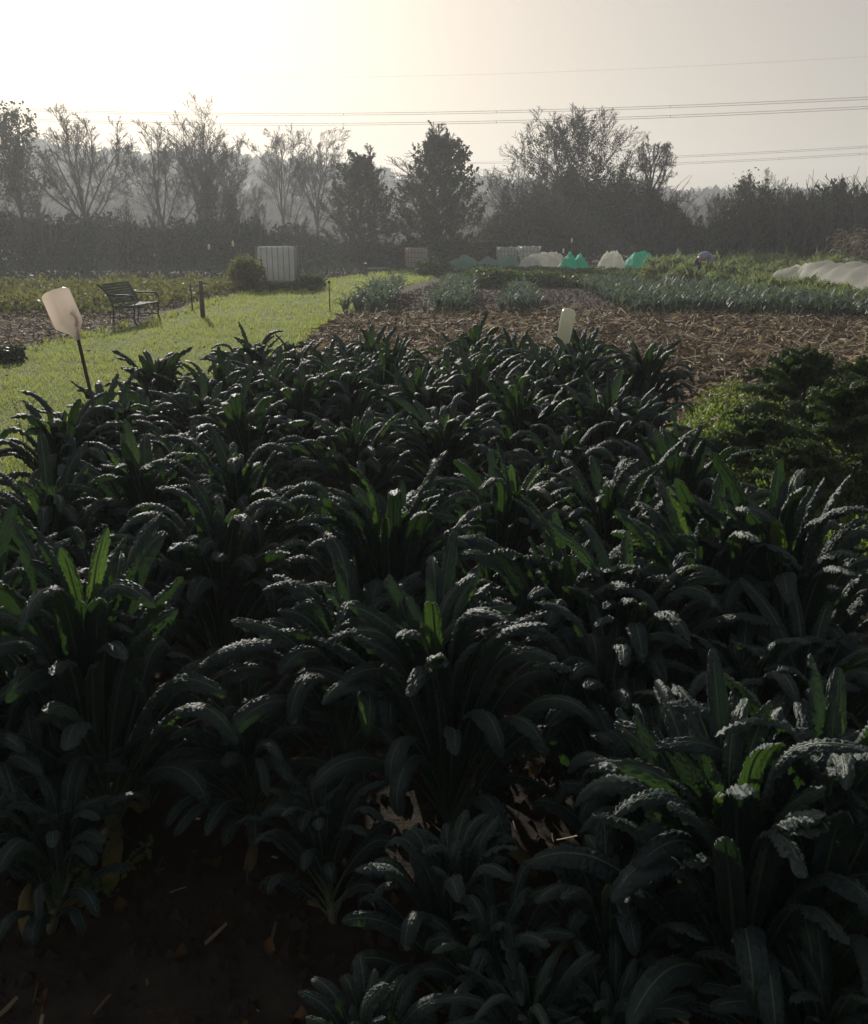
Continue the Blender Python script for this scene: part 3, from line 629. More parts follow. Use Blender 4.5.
c = at(756, 281); m = MB(); X, Y = np.meshgrid(np.linspace(-.55, .65, 14), np.linspace(-.5, .5, 8), indexing='ij'); m.grid(np.stack([X, Y, .3+.22*X+.1*Y+.05*np.sin(X*9)], -1), flip=True)
X2, Y2 = np.meshgrid(np.linspace(-.55, .65, 14), np.linspace(0, 1, 5), indexing='ij'); m.grid(np.stack([X2, X2*0-.5+.02*np.sin(X2*8), (.3+.22*X2-.05+.05*np.sin(X2*9))*(1-Y2)], -1))
o = m.build('ground_sheet', M['black']); o.location = (c[0], c[1], 0); tag(o, 'dark folded sheet in the feathery crop beside the white tunnel', 'sheet')

# ------------------------------------------------------------------ person bending to the right
def skinned(name, verts, edges, radii, material, parent, sub=2, root=0):
    me = bpy.data.meshes.new(name); me.from_pydata(verts, edges, []); o = bpy.data.objects.new(name, me); COL.objects.link(o)
    md = o.modifiers.new('skin', 'SKIN'); me.skin_vertices.new() if not me.skin_vertices else None
    for i, r in enumerate(radii):
        me.skin_vertices[0].data[i].radius = (r, r) if np.ndim(r) == 0 else r
        me.skin_vertices[0].data[i].use_root = (i == root)
    md.use_smooth_shade = True
    s = o.modifiers.new('sub', 'SUBSURF'); s.levels = s.render_levels = sub
    me.materials.append(material); o.parent = parent; return o
pc = atY(698, 262, 34.0); pr = empty('person', (pc[0], 34.0, 0), 0, 'person in a grey-blue shirt and dark trousers bending over the crop', 'person')
Vv = [(0, 0, .88), (.12, 0, 1.0), (.30, 0, 1.06), (.46, 0, 1.02), (.55, 0, .96), (.63, 0, .93), (.70, 0, .90),
      (-.03, .10, .82), (.04, .12, .46), (0, .12, .08), (.13, .12, .03), (-.03, -.10, .82), (.02, -.12, .46), (-.04, -.12, .08), (.09, -.12, .03),
      (.42, .18, .98), (.44, .21, .70), (.50, .20, .47), (.52, .2, .38), (.42, -.18, .98), (.46, -.21, .71), (.56, -.2, .50), (.59, -.2, .41)]
Ee = [(0, 1), (1, 2), (2, 3), (3, 4), (4, 5), (5, 6), (0, 7), (7, 8), (8, 9), (9, 10), (0, 11), (11, 12), (12, 13), (13, 14), (3, 15), (15, 16), (16, 17), (17, 18), (3, 19), (19, 20), (20, 21), (21, 22)]
Rr_ = [(.14, .12), (.14, .12), (.15, .13), (.13, .12), .055, .09, .075, .095, .065, .05, .04, .095, .065, .05, .04, .055, .042, .033, .035, .055, .042, .033, .035]
skinned('body', Vv, Ee, Rr_, M['skin'], pr)
skinned('shirt', [(.02, 0, .93), (.14, 0, 1.01), (.30, 0, 1.075), (.47, 0, 1.02), (.43, .19, .98), (.445, .215, .76), (.43, -.19, .98), (.465, -.215, .77)], [(0, 1), (1, 2), (2, 3), (3, 4), (4, 5), (3, 6), (6, 7)], [.16, .165, .175, .135, .07, .058, .07, .058], M['shirt'], pr)
skinned('trousers', [(-.02, 0, .88), (-.03, .10, .80), (.04, .12, .46), (0, .12, .10), (-.03, -.10, .80), (.02, -.12, .46), (-.04, -.12, .10), (.06, 0, .95)], [(0, 1), (1, 2), (2, 3), (0, 4), (4, 5), (5, 6), (0, 7)], [.155, .115, .082, .068, .115, .082, .068, .15], M['trousers'], pr)
skinned('hair', [(.60, 0, .965), (.66, 0, .955), (.71, 0, .93)], [(0, 1), (1, 2)], [.075, .085, .07], M['hair'], pr)
skinned('shoe', [(-.03, .12, .04), (.15, .12, .035)], [(0, 1)], [.05, .045], M['trousers'], pr); skinned('shoe', [(-.07, -.12, .04), (.11, -.12, .035)], [(0, 1)], [.05, .045], M['trousers'], pr)

# ------------------------------------------------------------------ crops in the distance
def leek_mesh(seed, n=9, H=.40):
    rng = np.random.default_rng(seed); m = MB()
    for k in range(n):
        side = (k % 2)*math.pi+rng.normal()*.5; L = H*rng.uniform(.9, 1.5); th = R(rng.uniform(68, 88)); bend = R(rng.uniform(30, 150)); s = np.linspace(0, 1, 9)
        T = th-bend*s**1.8; p = np.cumsum(np.stack([np.cos(T)*math.cos(side), np.cos(T)*math.sin(side), np.sin(T)], 1)*L/9, 0); p[:, 2] += .06+.012*k
        w_ = .028*(1-s**3)**.7+.002; B = np.array([-math.sin(side), math.cos(side), 0]); N = np.stack([-np.sin(T)*math.cos(side), -np.sin(T)*math.sin(side), np.cos(T)], 1)
        G = np.stack([p-B*w_[:, None]+N*.008, p, p+B*w_[:, None]+N*.008], 1); m.grid(G, tone=rng.uniform(0, 1)**1.3)
    return m
def leek_proto(seed):
    r = bpy.data.objects.new('leek', None); COL.objects.link(r); r.empty_display_size = .1
    leek_mesh(seed).build('leaves', M['leek'], r)
    s = MB(); s.tube([(0, 0, -.02), (0, 0, .14)], [.018, .016], 7); s.build('stem', M['rib'], r); return r
protos = [leek_proto(200+k) for k in range(5)]; used = [False]*5
rng = np.random.default_rng(12)
beds = [([at(342, 317), at(386, 318), at(408, 292), at(386, 292)], 'blue-green leek in the leftmost leek bed beside the lawn', 70),
        ([at(424, 318), at(470, 318), at(474, 289), at(448, 289)], 'blue-green leek in the second leek bed from the lawn', 80),
        ([at(500, 318), at(541, 318), at(530, 296), at(509, 296)], 'blue-green leek in the small middle bed behind the upturned bottle', 50),
        ([at(622, 318), at(735, 318), at(1000, 330), at(1000, 325), at(840, 312), at(720, 298), at(600, 289), at(582, 292)], 'blue-green leek in the wide right-hand leek bed', 100)]
extra = MB()
for poly, lab, cnt in beds:
    poly = [p[:2] for p in poly]; P = np.array(poly); ex = np.mgrid[P[:, 0].min():P[:, 0].max():.31, P[:, 1].min():P[:, 1].max():.34].reshape(2, -1).T
    ex = ex+rng.normal(size=ex.shape)*.045; ex = ex[inpoly(ex, poly)]; ex = ex[np.argsort(ex[:, 1]+.0*ex[:, 0])]
    vis = np.abs(ex[:, 0]) < .52*ex[:, 1]
    for sel, (x, y) in zip(vis, ex):
        sc = rng.uniform(.8, 1.15); rz = rng.uniform(0, 6.28)
        if sel and cnt > 0:
            cnt -= 1; k = int(rng.integers(0, 5))
            o = protos[k] if not used[k] else copy_tree(protos[k]); used[k] = True
            o.location = (x, y, 0); o.scale = (sc,)*3; o.rotation_euler = (0, 0, rz); tag(o, lab, 'leek', lab.split('leek in ')[1].replace('the ', 'leeks in the ', 1))
        else:
            lm = leek_mesh(int(rng.integers(0, 9999)), 7)
            for v, t in zip(lm.v, lm.tone): extra.grid((v@rotz(rz).T*sc+[x, y, 0]).reshape(9, 3, 3), tone=t)
tag(extra.build('leek_rows', M['leek']), 'leeks massed in the far parts of the beds', 'leeks', kind='stuff')

def patch(name, label, cat, poly, n, h, size, matn, seed, up=(0, 0, 1.0), aspect=2.5, kind='stuff', lump=1.0):
    rng = np.random.default_rng(seed); P = np.array([p[:2] for p in poly]); lo, hi = P.min(0), P.max(0); Q = rng.uniform(lo, hi, (n*3, 2)); Q = Q[inpoly(Q, P)][:n]; n = len(Q)
    top = h*(.15+2.2*fbm(Q[:, 0]*lump, Q[:, 1]*lump, seed, 3)**1.7); Z = top*rng.uniform(0, 1, n)**.6
    m = MB(); m.cards(np.column_stack([Q, Z+.01]), size, rng, up=up, aspect=aspect, tone=np.clip(.15+.7*fbm(Q[:, 0]*.7, Q[:, 1]*.7, seed+3)+rng.normal(size=n)*.15, 0, 1))
    return tag(m.build(name, M[matn], smooth_=False), label, cat, kind=kind)
patch('feathery_crop', 'bright green feathery carrot tops around the bending person', 'crop', [at(655, 279), at(700, 268), at(790, 266), at(868, 268), at(1050, 272), at(1050, 284), at(770, 284), at(740, 281), at(700, 282)], 60000, .8, .07, 'feather', 21, aspect=4.5, lump=1.1)
patch('feathery_crop', 'tall feathery foliage just in front of the bending person', 'crop', [at(640, 283), at(650, 274), at(700, 272.5), at(800, 273), at(775, 284), at(700, 289)], 42000, .6, .075, 'feather', 22, aspect=4.5, lump=1.5)
patch('feathery_crop', 'feathery foliage between the leeks and the white tunnels', 'crop', [at(655, 281), at(720, 279), at(770, 285), at(868, 305), at(1050, 325), at(1050, 345), at(868, 316), at(790, 306), at(735, 292)], 34000, .36, .07, 'feather', 23, aspect=4.5, lump=1.6)
patch('ground_cover', 'weedy green growth along the far side of the leek beds', 'weeds', [at(440, 280), at(470, 272), at(660, 270), at(700, 276), at(650, 281), at(560, 281)], 26000, .26, .08, 'darkleaf', 24, aspect=1.8)
patch('ground_cover', 'yellow-green weeds in the plot behind the bench', 'weeds', [at(-300, 320), at(-300, 288), at(0, 289), at(235, 286), at(245, 292), at(200, 300), at(165, 309), at(110, 314)], 30000, .36, .075, 'weed', 25, aspect=1.8, lump=2.2)
patch('ground_cover', 'low weeds at the edge of the lawn and under the tank', 'weeds', [at(236, 292), at(262, 290), at(322, 291), at(318, 284), at(236, 284)], 4000, .35, .07, 'darkleaf', 26, aspect=1.8)
patch('ground_cover', 'sparse weeds over the brown field before the left hedge', 'weeds', [at(-300, 286), at(-300, 262), at(440, 262), at(400, 271), at(330, 281), at(240, 285)], 22000, .2, .1, 'hedge', 27, aspect=1.8)

def bush(px, py, Y, w_, h, label, matn, seed, n=3500, size=.08, name='bush', group=None):
    c = atY(px, py, Y); rng = np.random.default_rng(seed); root = empty(name, (c[0], Y, 0), 0, label, 'bush', group)
    d = rng.normal(size=(n, 3)); d /= np.linalg.norm(d, axis=1)[:, None]; d *= rng.uniform(.4, 1.25, (n, 1)); lum = .5+1.0*fbm(d[:, 0]*3+9, d[:, 1]*3+d[:, 2]*2, seed)
    C = d*lum[:, None]*[w_/2, w_/2, h*.55]+[0, 0, h*.45]; C = C[C[:, 2] > 0]
    f = MB(); f.cards(C, size, rng); f.build('foliage', M[matn], root, False)
    s = MB()
    for k in range(14): a = rng.uniform(0, 6.28); s.tube(bez([(0, 0, 0), (.1*math.cos(a), .1*math.sin(a), h*.5), (w_*.4*math.cos(a), w_*.4*math.sin(a), h*.85)], 6), [.015, .014, .012, .01, .008, .004], 4, cap=False)
    s.build('stems', M['bark'], root)
gb = 'low bushes beyond the beds'
bush(247, 285, 30.5, 1.1, 1.0, 'yellow-green bush at the left end of the large tank', 'weed', 1, n=3000, group=gb)
bush(433, 275, 42, 1.4, .68, 'brownish green bush at the end of the first leek bed', 'darkleaf', 2, group=gb)
bush(493, 278, 33, 2.0, .58, 'wide low bush in front of the pale green net', 'darkleaf', 3, n=5000, group=gb)
bush(542, 280, 33, 1.6, .46, 'low bush with dark underside below the white fleece hoops', 'darkleaf', 4, n=4500, group=gb)
bush(590, 280, 33, 2.4, .36, 'low spreading bush below the twin-peaked green net', 'darkleaf', 5, n=5000, group=gb)
bush(312, 286, 31, .8, .45, 'dark weedy tuft at the right end of the large tank', 'darkleaf', 6, n=1200, group=gb)
bush(8, 352, 12.6, .45, .2, 'small dark leafy tuft on the brown soil at the left edge', 'ivy', 7, n=700, size=.05, group=gb)
# dry maize stand at right
def maize(seed):
    rng = np.random.default_rng(seed); r = bpy.data.objects.new('dry_maize', None); COL.objects.link(r); h = rng.uniform(1.7, 2.1)
    s = MB(); s.tube([(0, 0, 0), (.02, 0, h*.5), (.05, 0.02, h)], [.014, .012, .005], 6); s.build('stem', M['dry'], r)
    l = MB()
    for k in range(13):
        a = rng.uniform(0, 6.28); z = h*(.12+.07*k); t = np.linspace(0, 1, 7); L = rng.uniform(.35, .6); T = R(60)-R(150)*t
        p = np.cumsum(np.stack([np.cos(T)*math.cos(a), np.cos(T)*math.sin(a), np.sin(T)], 1)*L/7, 0)+[0, 0, z]; B = np.array([-math.sin(a), math.cos(a), 0]); w_ = (.05*(1-t**2)+.004)[:, None]
        l.grid(np.stack([p-B*w_, p+B*w_], 1), tone=rng.uniform(0, 1))
    l.build('leaves', M['dry'], r); return r
mp = [maize(k) for k in range(3)]; mu = [False]*3; rng = np.random.default_rng(4)
for k in range(30):
    px = rng.uniform(832, 885); Y = rng.uniform(36, 41); i = k % 3; o = mp[i] if not mu[i] else copy_tree(mp[i]); mu[i] = True
    o.location = (atY(px, 262, Y)[0], Y, 0); o.rotation_euler = (0, 0, rng.uniform(0, 6)); o.scale = (rng.uniform(.85, 1.1),)*3
    tag(o, 'dry pale maize plant in the stand before the right hedge', 'maize plant', 'dry maize plants before the right hedge')

# ------------------------------------------------------------------ straw litter
rng = np.random.default_rng(31)
LIT = [at(262, 400)[:2], at(285, 368)[:2], at(318, 335)[:2], at(345, 317)[:2], at(600, 313)[:2], at(745, 318)[:2], at(868, 322)[:2], at(1080, 335)[:2], at(1200, 470)[:2], at(700, 470)[:2], at(400, 440)[:2]]
def litter(poly, n, rng, l0, l1, w0, w1, zmax=.08, dense=None):
    P = np.array(poly); Q = rng.uniform(P.min(0), P.max(0), (n*4, 2)); Q = Q[inpoly(Q, P)]
    keep = rng.uniform(size=len(Q)) < np.clip(1.2-Q[:, 1]/40, .3, 1); Q = Q[keep][:n]; n = len(Q)
    a = rng.uniform(0, 6.28, n); L = rng.uniform(l0, l1, n); W = rng.uniform(w0, w1, n); el = rng.normal(size=n)*.38; ro = rng.normal(size=n)*.9
    D = np.stack([np.cos(a)*np.cos(el), np.sin(a)*np.cos(el), np.sin(el)], 1); S = np.stack([-np.sin(a)*np.cos(ro), np.cos(a)*np.cos(ro), np.sin(ro)], 1); N = np.cross(D, S)
    hm = .07*fbm(Q[:, 0]*1.5, Q[:, 1]*1.5, 3); c = np.column_stack([Q, hm+rng.uniform(0, zmax, n)**1.0])
    cv = (rng.uniform(-.25, .25, n)*L)[:, None]; rows = []
    for t in (-.5, -.17, .17, .5):
        q = c+D*(L*t)[:, None]+N*cv*(t*t*4-.5)*.5; wv = (W*(1-.5*abs(t)))[:, None]/2; rows += [q-S*wv, q+N*wv*.5, q+S*wv]
    V = np.stack(rows, 1); V[..., 2] = np.maximum(V[..., 2], .004); base = np.arange(n)[:, None]*12; q = []
    for r_ in range(3):
        for k in range(2): q.append(np.stack([base[:, 0]+r_*3+k, base[:, 0]+r_*3+k+1, base[:, 0]+r_*3+k+4, base[:, 0]+r_*3+k+3], 1))
    m = MB(); m.add(V.reshape(-1, 3), q=np.concatenate(q), tone=np.repeat(np.clip(rng.beta(1.0, 1.8, n)+.25*(fbm(Q[:, 0]*.9, Q[:, 1]*.9, 8)-.5), 0, 1), 12)); return m
ml = litter(LIT, 21000, rng, .05, .28, .014, .065, .10); m2 = litter(LIT, 6500, rng, .12, .5, .006, .02, .13)
for v_, q_, t_ in zip(m2.v, m2.q, m2.tone): ml.add(v_, q=q_, tone=np.clip(t_+.2, 0, 1))
tag(ml.build('straw_litter', M['litter']), 'brown and straw-coloured chopped stalks and leaves covering the bed', 'litter', kind='stuff')
SP = [at(-300, 345)[:2], at(-300, 320)[:2], at(0, 316)[:2], at(105, 314)[:2], at(160, 318)[:2], at(110, 330)[:2], at(60, 341)[:2], at(0, 354)[:2]]
tag(litter(SP, 5000, rng, .05, .22, .01, .035, .04).build('plant_debris', M['litter']), 'dull plant debris on the brown soil left of the bench', 'debris', kind='stuff')
NB = [(-1.6, .9), (.8, .9), (.6, 2.8), (-1.8, 2.8)]
m = litter(NB, 260, rng, .015, .09, .003, .012, .03); m.v = [v+[0, 0, .02] for v in m.v]; tag(m.build('plant_debris', M['litter']), 'scattered dead stalks on the dark soil between the kale rows', 'debris', kind='stuff')
m = MB(); rng = np.random.default_rng(78); B2 = [p[:2] for p in (at(400, 318), at(600, 318), at(745, 320), at(1000, 332), at(840, 300), at(560, 281), at(440, 281), at(330, 318))]
P = np.array(B2); Q = rng.uniform(P.min(0), P.max(0), (40000, 2)); Q = Q[inpoly(Q, P)][:9000]
for x, y in Q:
    r = rng.uniform(.015, .05); d = np.array([(0, 0, 1), (1, 0, 0), (0, 1, 0), (-1, 0, 0), (0, -1, 0)], float)*r*rng.uniform(.5, 1.3, (5, 1)); m.add(d@rotz(rng.uniform(0, 6)).T+[x, y, .002], t=[(0, 1, 2), (0, 2, 3), (0, 3, 4), (0, 4, 1)])
tag(m.build('soil_clods', M['soil'], smooth_=True), 'crumbly brown clods of soil between the leek beds', 'clods', kind='stuff')
m = MB(); P = np.array(LIT); Q = rng.uniform(P.min(0), P.max(0), (9000, 2)); Q = Q[inpoly(Q, P)][:3800]; cl_ = fbm(Q[:, 0]*.9+5, Q[:, 1]*.9, 12); Q = Q[cl_ > .42]
for x, y in Q:
    r = rng.uniform(.03, .085); d = np.array([(0, 0, 1), (1, 0, 0), (0, 1, 0), (-1, 0, 0), (0, -1, 0)], float)*r*rng.uniform(.5, 1.3, (5, 1)); m.add(d@rotz(rng.uniform(0, 6)).T+[x, y, .03], t=[(0, 1, 2), (0, 2, 3), (0, 3, 4), (0, 4, 1)])
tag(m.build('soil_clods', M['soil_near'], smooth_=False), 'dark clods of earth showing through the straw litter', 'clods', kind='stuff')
# clods
m = MB(); rng = np.random.default_rng(77)
for k in range(9000):
    x, y = rng.uniform(-1.8, 1.2), rng.uniform(.9, 3.2); r = .003+.024*rng.uniform()**3; d = np.array([(0, 0, 1), (1, 0, 0), (0, 1, 0), (-1, 0, 0), (0, -1, 0), (0, 0, -1)], float)*r*rng.uniform(.6, 1.3, (6, 1))
    m.add(d@rotz(rng.uniform(0, 6)).T+[x, y, float(.012+.07*fbm(np.array(x*2.2), np.array(y*2.2), 1)+.05*fbm(np.array(x*9), np.array(y*9), 5, 3)-.03)+r*.3], t=[(0, 1, 2), (0, 2, 3), (0, 3, 4), (0, 4, 1), (5, 2, 1), (5, 3, 2), (5, 4, 3), (5, 1, 4)])
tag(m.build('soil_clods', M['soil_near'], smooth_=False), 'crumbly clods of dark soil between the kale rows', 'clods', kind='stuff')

# ------------------------------------------------------------------ kale
def leaf(mb, rb, rng, base, az, L, W, th0, bend, hook, fp, tone, cell, ns, nu, amp=.0045, roll=0, curl=1.2, ruffle=0.0, bexp=1.9):
    n = ns; s = np.linspace(0, 1, n); T = th0-bend*s**bexp-hook*smooth(.66, 1, s)
    ph = az+roll*.5*s*s
    d = np.stack([np.cos(T)*np.cos(ph), np.cos(T)*np.sin(ph), np.sin(T)], 1); p = base+np.vstack([[0, 0, 0], np.cumsum(d[:-1]*L/(n-1), 0)])
    S = np.stack([-np.sin(ph), np.cos(ph), 0*ph], 1); N = np.cross(d, S)
    N = np.where((N[:, 2:3]*np.sign(np.cos(T))[:, None] < 0), -N, N)
    rr = roll; S2 = S*math.cos(rr)+N*math.sin(rr); N2 = N*math.cos(rr)-S*math.sin(rr)
    i0 = int(n*fp*.8); sb = s[i0:]; t = (sb-sb[0])/(1-sb[0])
    wv = W*(.12+.88*smooth(0, .38, t))*np.sqrt(np.clip(1-t**9, 0, 1)); wv = wv*(1+.10*(fbm(sb*22, sb*0, int(rng.integers(99)))-.5))
    u = np.linspace(-1, 1, nu); k = int(rng.integers(0, 900)); Phi = curl*(.55+.45*t)
    X = (wv[:, None]*np.sin(u[None]*Phi[:, None])/np.sin(np.minimum(Phi, 1.5))[:, None])*.92; Zc = -(wv/Phi)[:, None]*(1-np.cos(u[None]*Phi[:, None]))
    xs, ys = (sb*L/cell)[:, None]+0*u[None], wv[:, None]*u[None]/cell
    cs = rng.uniform(.8, 1.25); wx_ = .9*fbm(xs*.35, ys*.35+k, 2, 2); b = blister(xs*cs*.85+k+wx_, ys*cs+k*.37+wx_, k % 17)*(.45+1.1*fbm(xs*.4+k, ys*.4, 6, 2)); mid = np.clip(np.abs(u)[None]*wv[:, None]/.008, 0, 1)
    disp = amp*(b-.35)*mid-.0015*(1-mid)
    rim = np.abs(u)[None]**4; disp = disp+ruffle*rim*np.sin(sb[:, None]*L/.011+6*fbm(xs*.2, ys*.2, k)+(u[None] > 0)*2)
    G = p[i0:, None]+S2[i0:, None]*X[..., None]+N2[i0:, None]*(Zc+disp)[..., None]
    mb.grid(G, tone=np.clip(tone+.25*(b-.5)*.4, 0, 1)+0*xs)
    if rb is not None:
        j = max(6, n//4); idx = np.linspace(0, int(n*.95), j).astype(int)
        rb.tube(p[idx]-N2[idx]*.0012, np.interp(s[idx], [0, fp, 1], [.0065, .0048, .0012]), 6, tone=.35+.6*tone, cap=False)
def kale_plant(seed, kind, ns, nu, n=30):
    rng = np.random.default_rng(seed); lb, rb, st = MB(), MB(), MB()
    h1 = {'upright': .24, 'arch': .32, 'small': .3}[kind]; bendv = rng.normal(size=2)*.05
    st.tube([(0, 0, -.03), (bendv[0]*.5, bendv[1]*.5, h1*.5), (bendv[0], bendv[1], h1)], [.021, .019, .013], 9)
    for k in range(n):
        f = k/(n-1); az = k*2.39996+rng.normal()*.25; z = .07+(h1-.07)*f**.7; tt = z/h1; base = np.array([bendv[0]*tt, bendv[1]*tt, z])
        if kind == 'arch':
            L = np.interp(f, [0, .3, .75, 1], [.44, .64, .62, .40]); th = np.interp(f, [0, .2, .6, 1], [56, 67, 78, 88]); bd = np.interp(f, [0, .3, .7, 1], [125, 100, 62, 16]); hk = rng.uniform(0, 85)
        elif kind == 'upright':
            L = np.interp(f, [0, .3, .75, 1], [.56, .76, .78, .60]); th = np.interp(f, [0, .2, .5, 1], [60, 70, 79, 88]); bd = np.interp(f, [0, .2, .5, 1], [90, 60, 34, 8]); hk = rng.uniform(5, 75)*(1-.5*f) if rng.uniform() < .6 else rng.uniform(80, 145)*(1-.3*f)
        else:
            L = np.interp(f, [0, .3, .75, 1], [.40, .54, .56, .36]); th = np.interp(f, [0, .25, .6, 1], [58, 70, 80, 88]); bd = np.interp(f, [0, .3, .7, 1], [75, 46, 24, 6]); hk = rng.uniform(20, 145)
        L *= rng.uniform(.85, 1.15); W = np.interp(f, [0, .5, 1], [.029, .032, .024])*rng.uniform(.85, 1.15)
        tone = float(np.clip(rng.normal(.3, .18)+(.45 if f > .8 and rng.uniform() < .5 else 0), 0, 1))
        leaf(lb, rb, rng, base, az, L, W, R(th+rng.normal()*5), R(bd*rng.uniform(.75, 1.25)), R(hk), .26, tone, .0115 if ns > 90 else .016, ns, nu, amp=.0095 if ns > 90 else .011, roll=rng.normal()*.35, curl=rng.uniform(1.2, 1.9), ruffle=.003, bexp={'upright': 3.0, 'arch': 2.4, 'small': 2.3}[kind])
    dl = MB()
    for k in range(1): leaf(dl, None, rng, np.array([0, 0, .10]), rng.uniform(0, 6.28), .30, .026, R(20), R(95), R(10), .25, float(rng.uniform(.3, 1)), .014, 40, 9, amp=.005, curl=1.3)
    return lb, rb, st, dl
def kale_proto(seed, kind, ns, nu, n):
    r = bpy.data.objects.new('kale_plant', None); COL.objects.link(r); r.empty_display_size = .1
    lb, rb, st, dl = kale_plant(seed, kind, ns, nu, n)
    dl.build('withered_leaf', M['withered'], r)
    lb.build('leaves', M['kale'], r); rb.build('leaf_stalks', M['rib'], r); st.build('stem', M['kstem'], r); r['nat'] = float(np.percentile(np.concatenate(lb.v)[:, 2], 99)); return r
KP = {}
for k in range(3): KP['arch', 'hi', k] = [kale_proto(300+k, 'arch',  136, 19, 60), False]
for k in range(3): KP['upright', 'hi', k] = [kale_proto(320+k, 'upright',  136, 19, 60), False]
for k in range(2): KP['small', 'hi', k] = [kale_proto(340+k, 'small', 116, 17, 38), False]
for k in range(3): KP['arch', 'lo', k] = [kale_proto(360+k, 'arch', 64, 11, 60), False]
for k in range(2): KP['upright', 'lo', k] = [kale_proto(380+k, 'upright', 64, 11, 58), False]
NAT = .93
def put_kale(x, y, H, kind, var, rz, label, group='kale plants of the bed', wf=1.0):
    q = 'hi' if (y < 4.6 or kind == 'small') else 'lo'; ks = [k for k in KP if k[0] == kind and k[1] == q]
    key = ks[var % len(ks)]; e = KP[key]; o = e[0] if not e[1] else copy_tree(e[0]); e[1] = True
    s = H/o['nat']; o.location = (x, y, 0); ws = s**.55 if H > .6 else s**.85; o.scale = (ws*wf, ws*wf, s); o.rotation_euler = (math.sin(x*37.1+y*11)*.12, math.cos(x*17.3-y*23)*.12, rz); tag(o, label, 'kale plant', group); return o
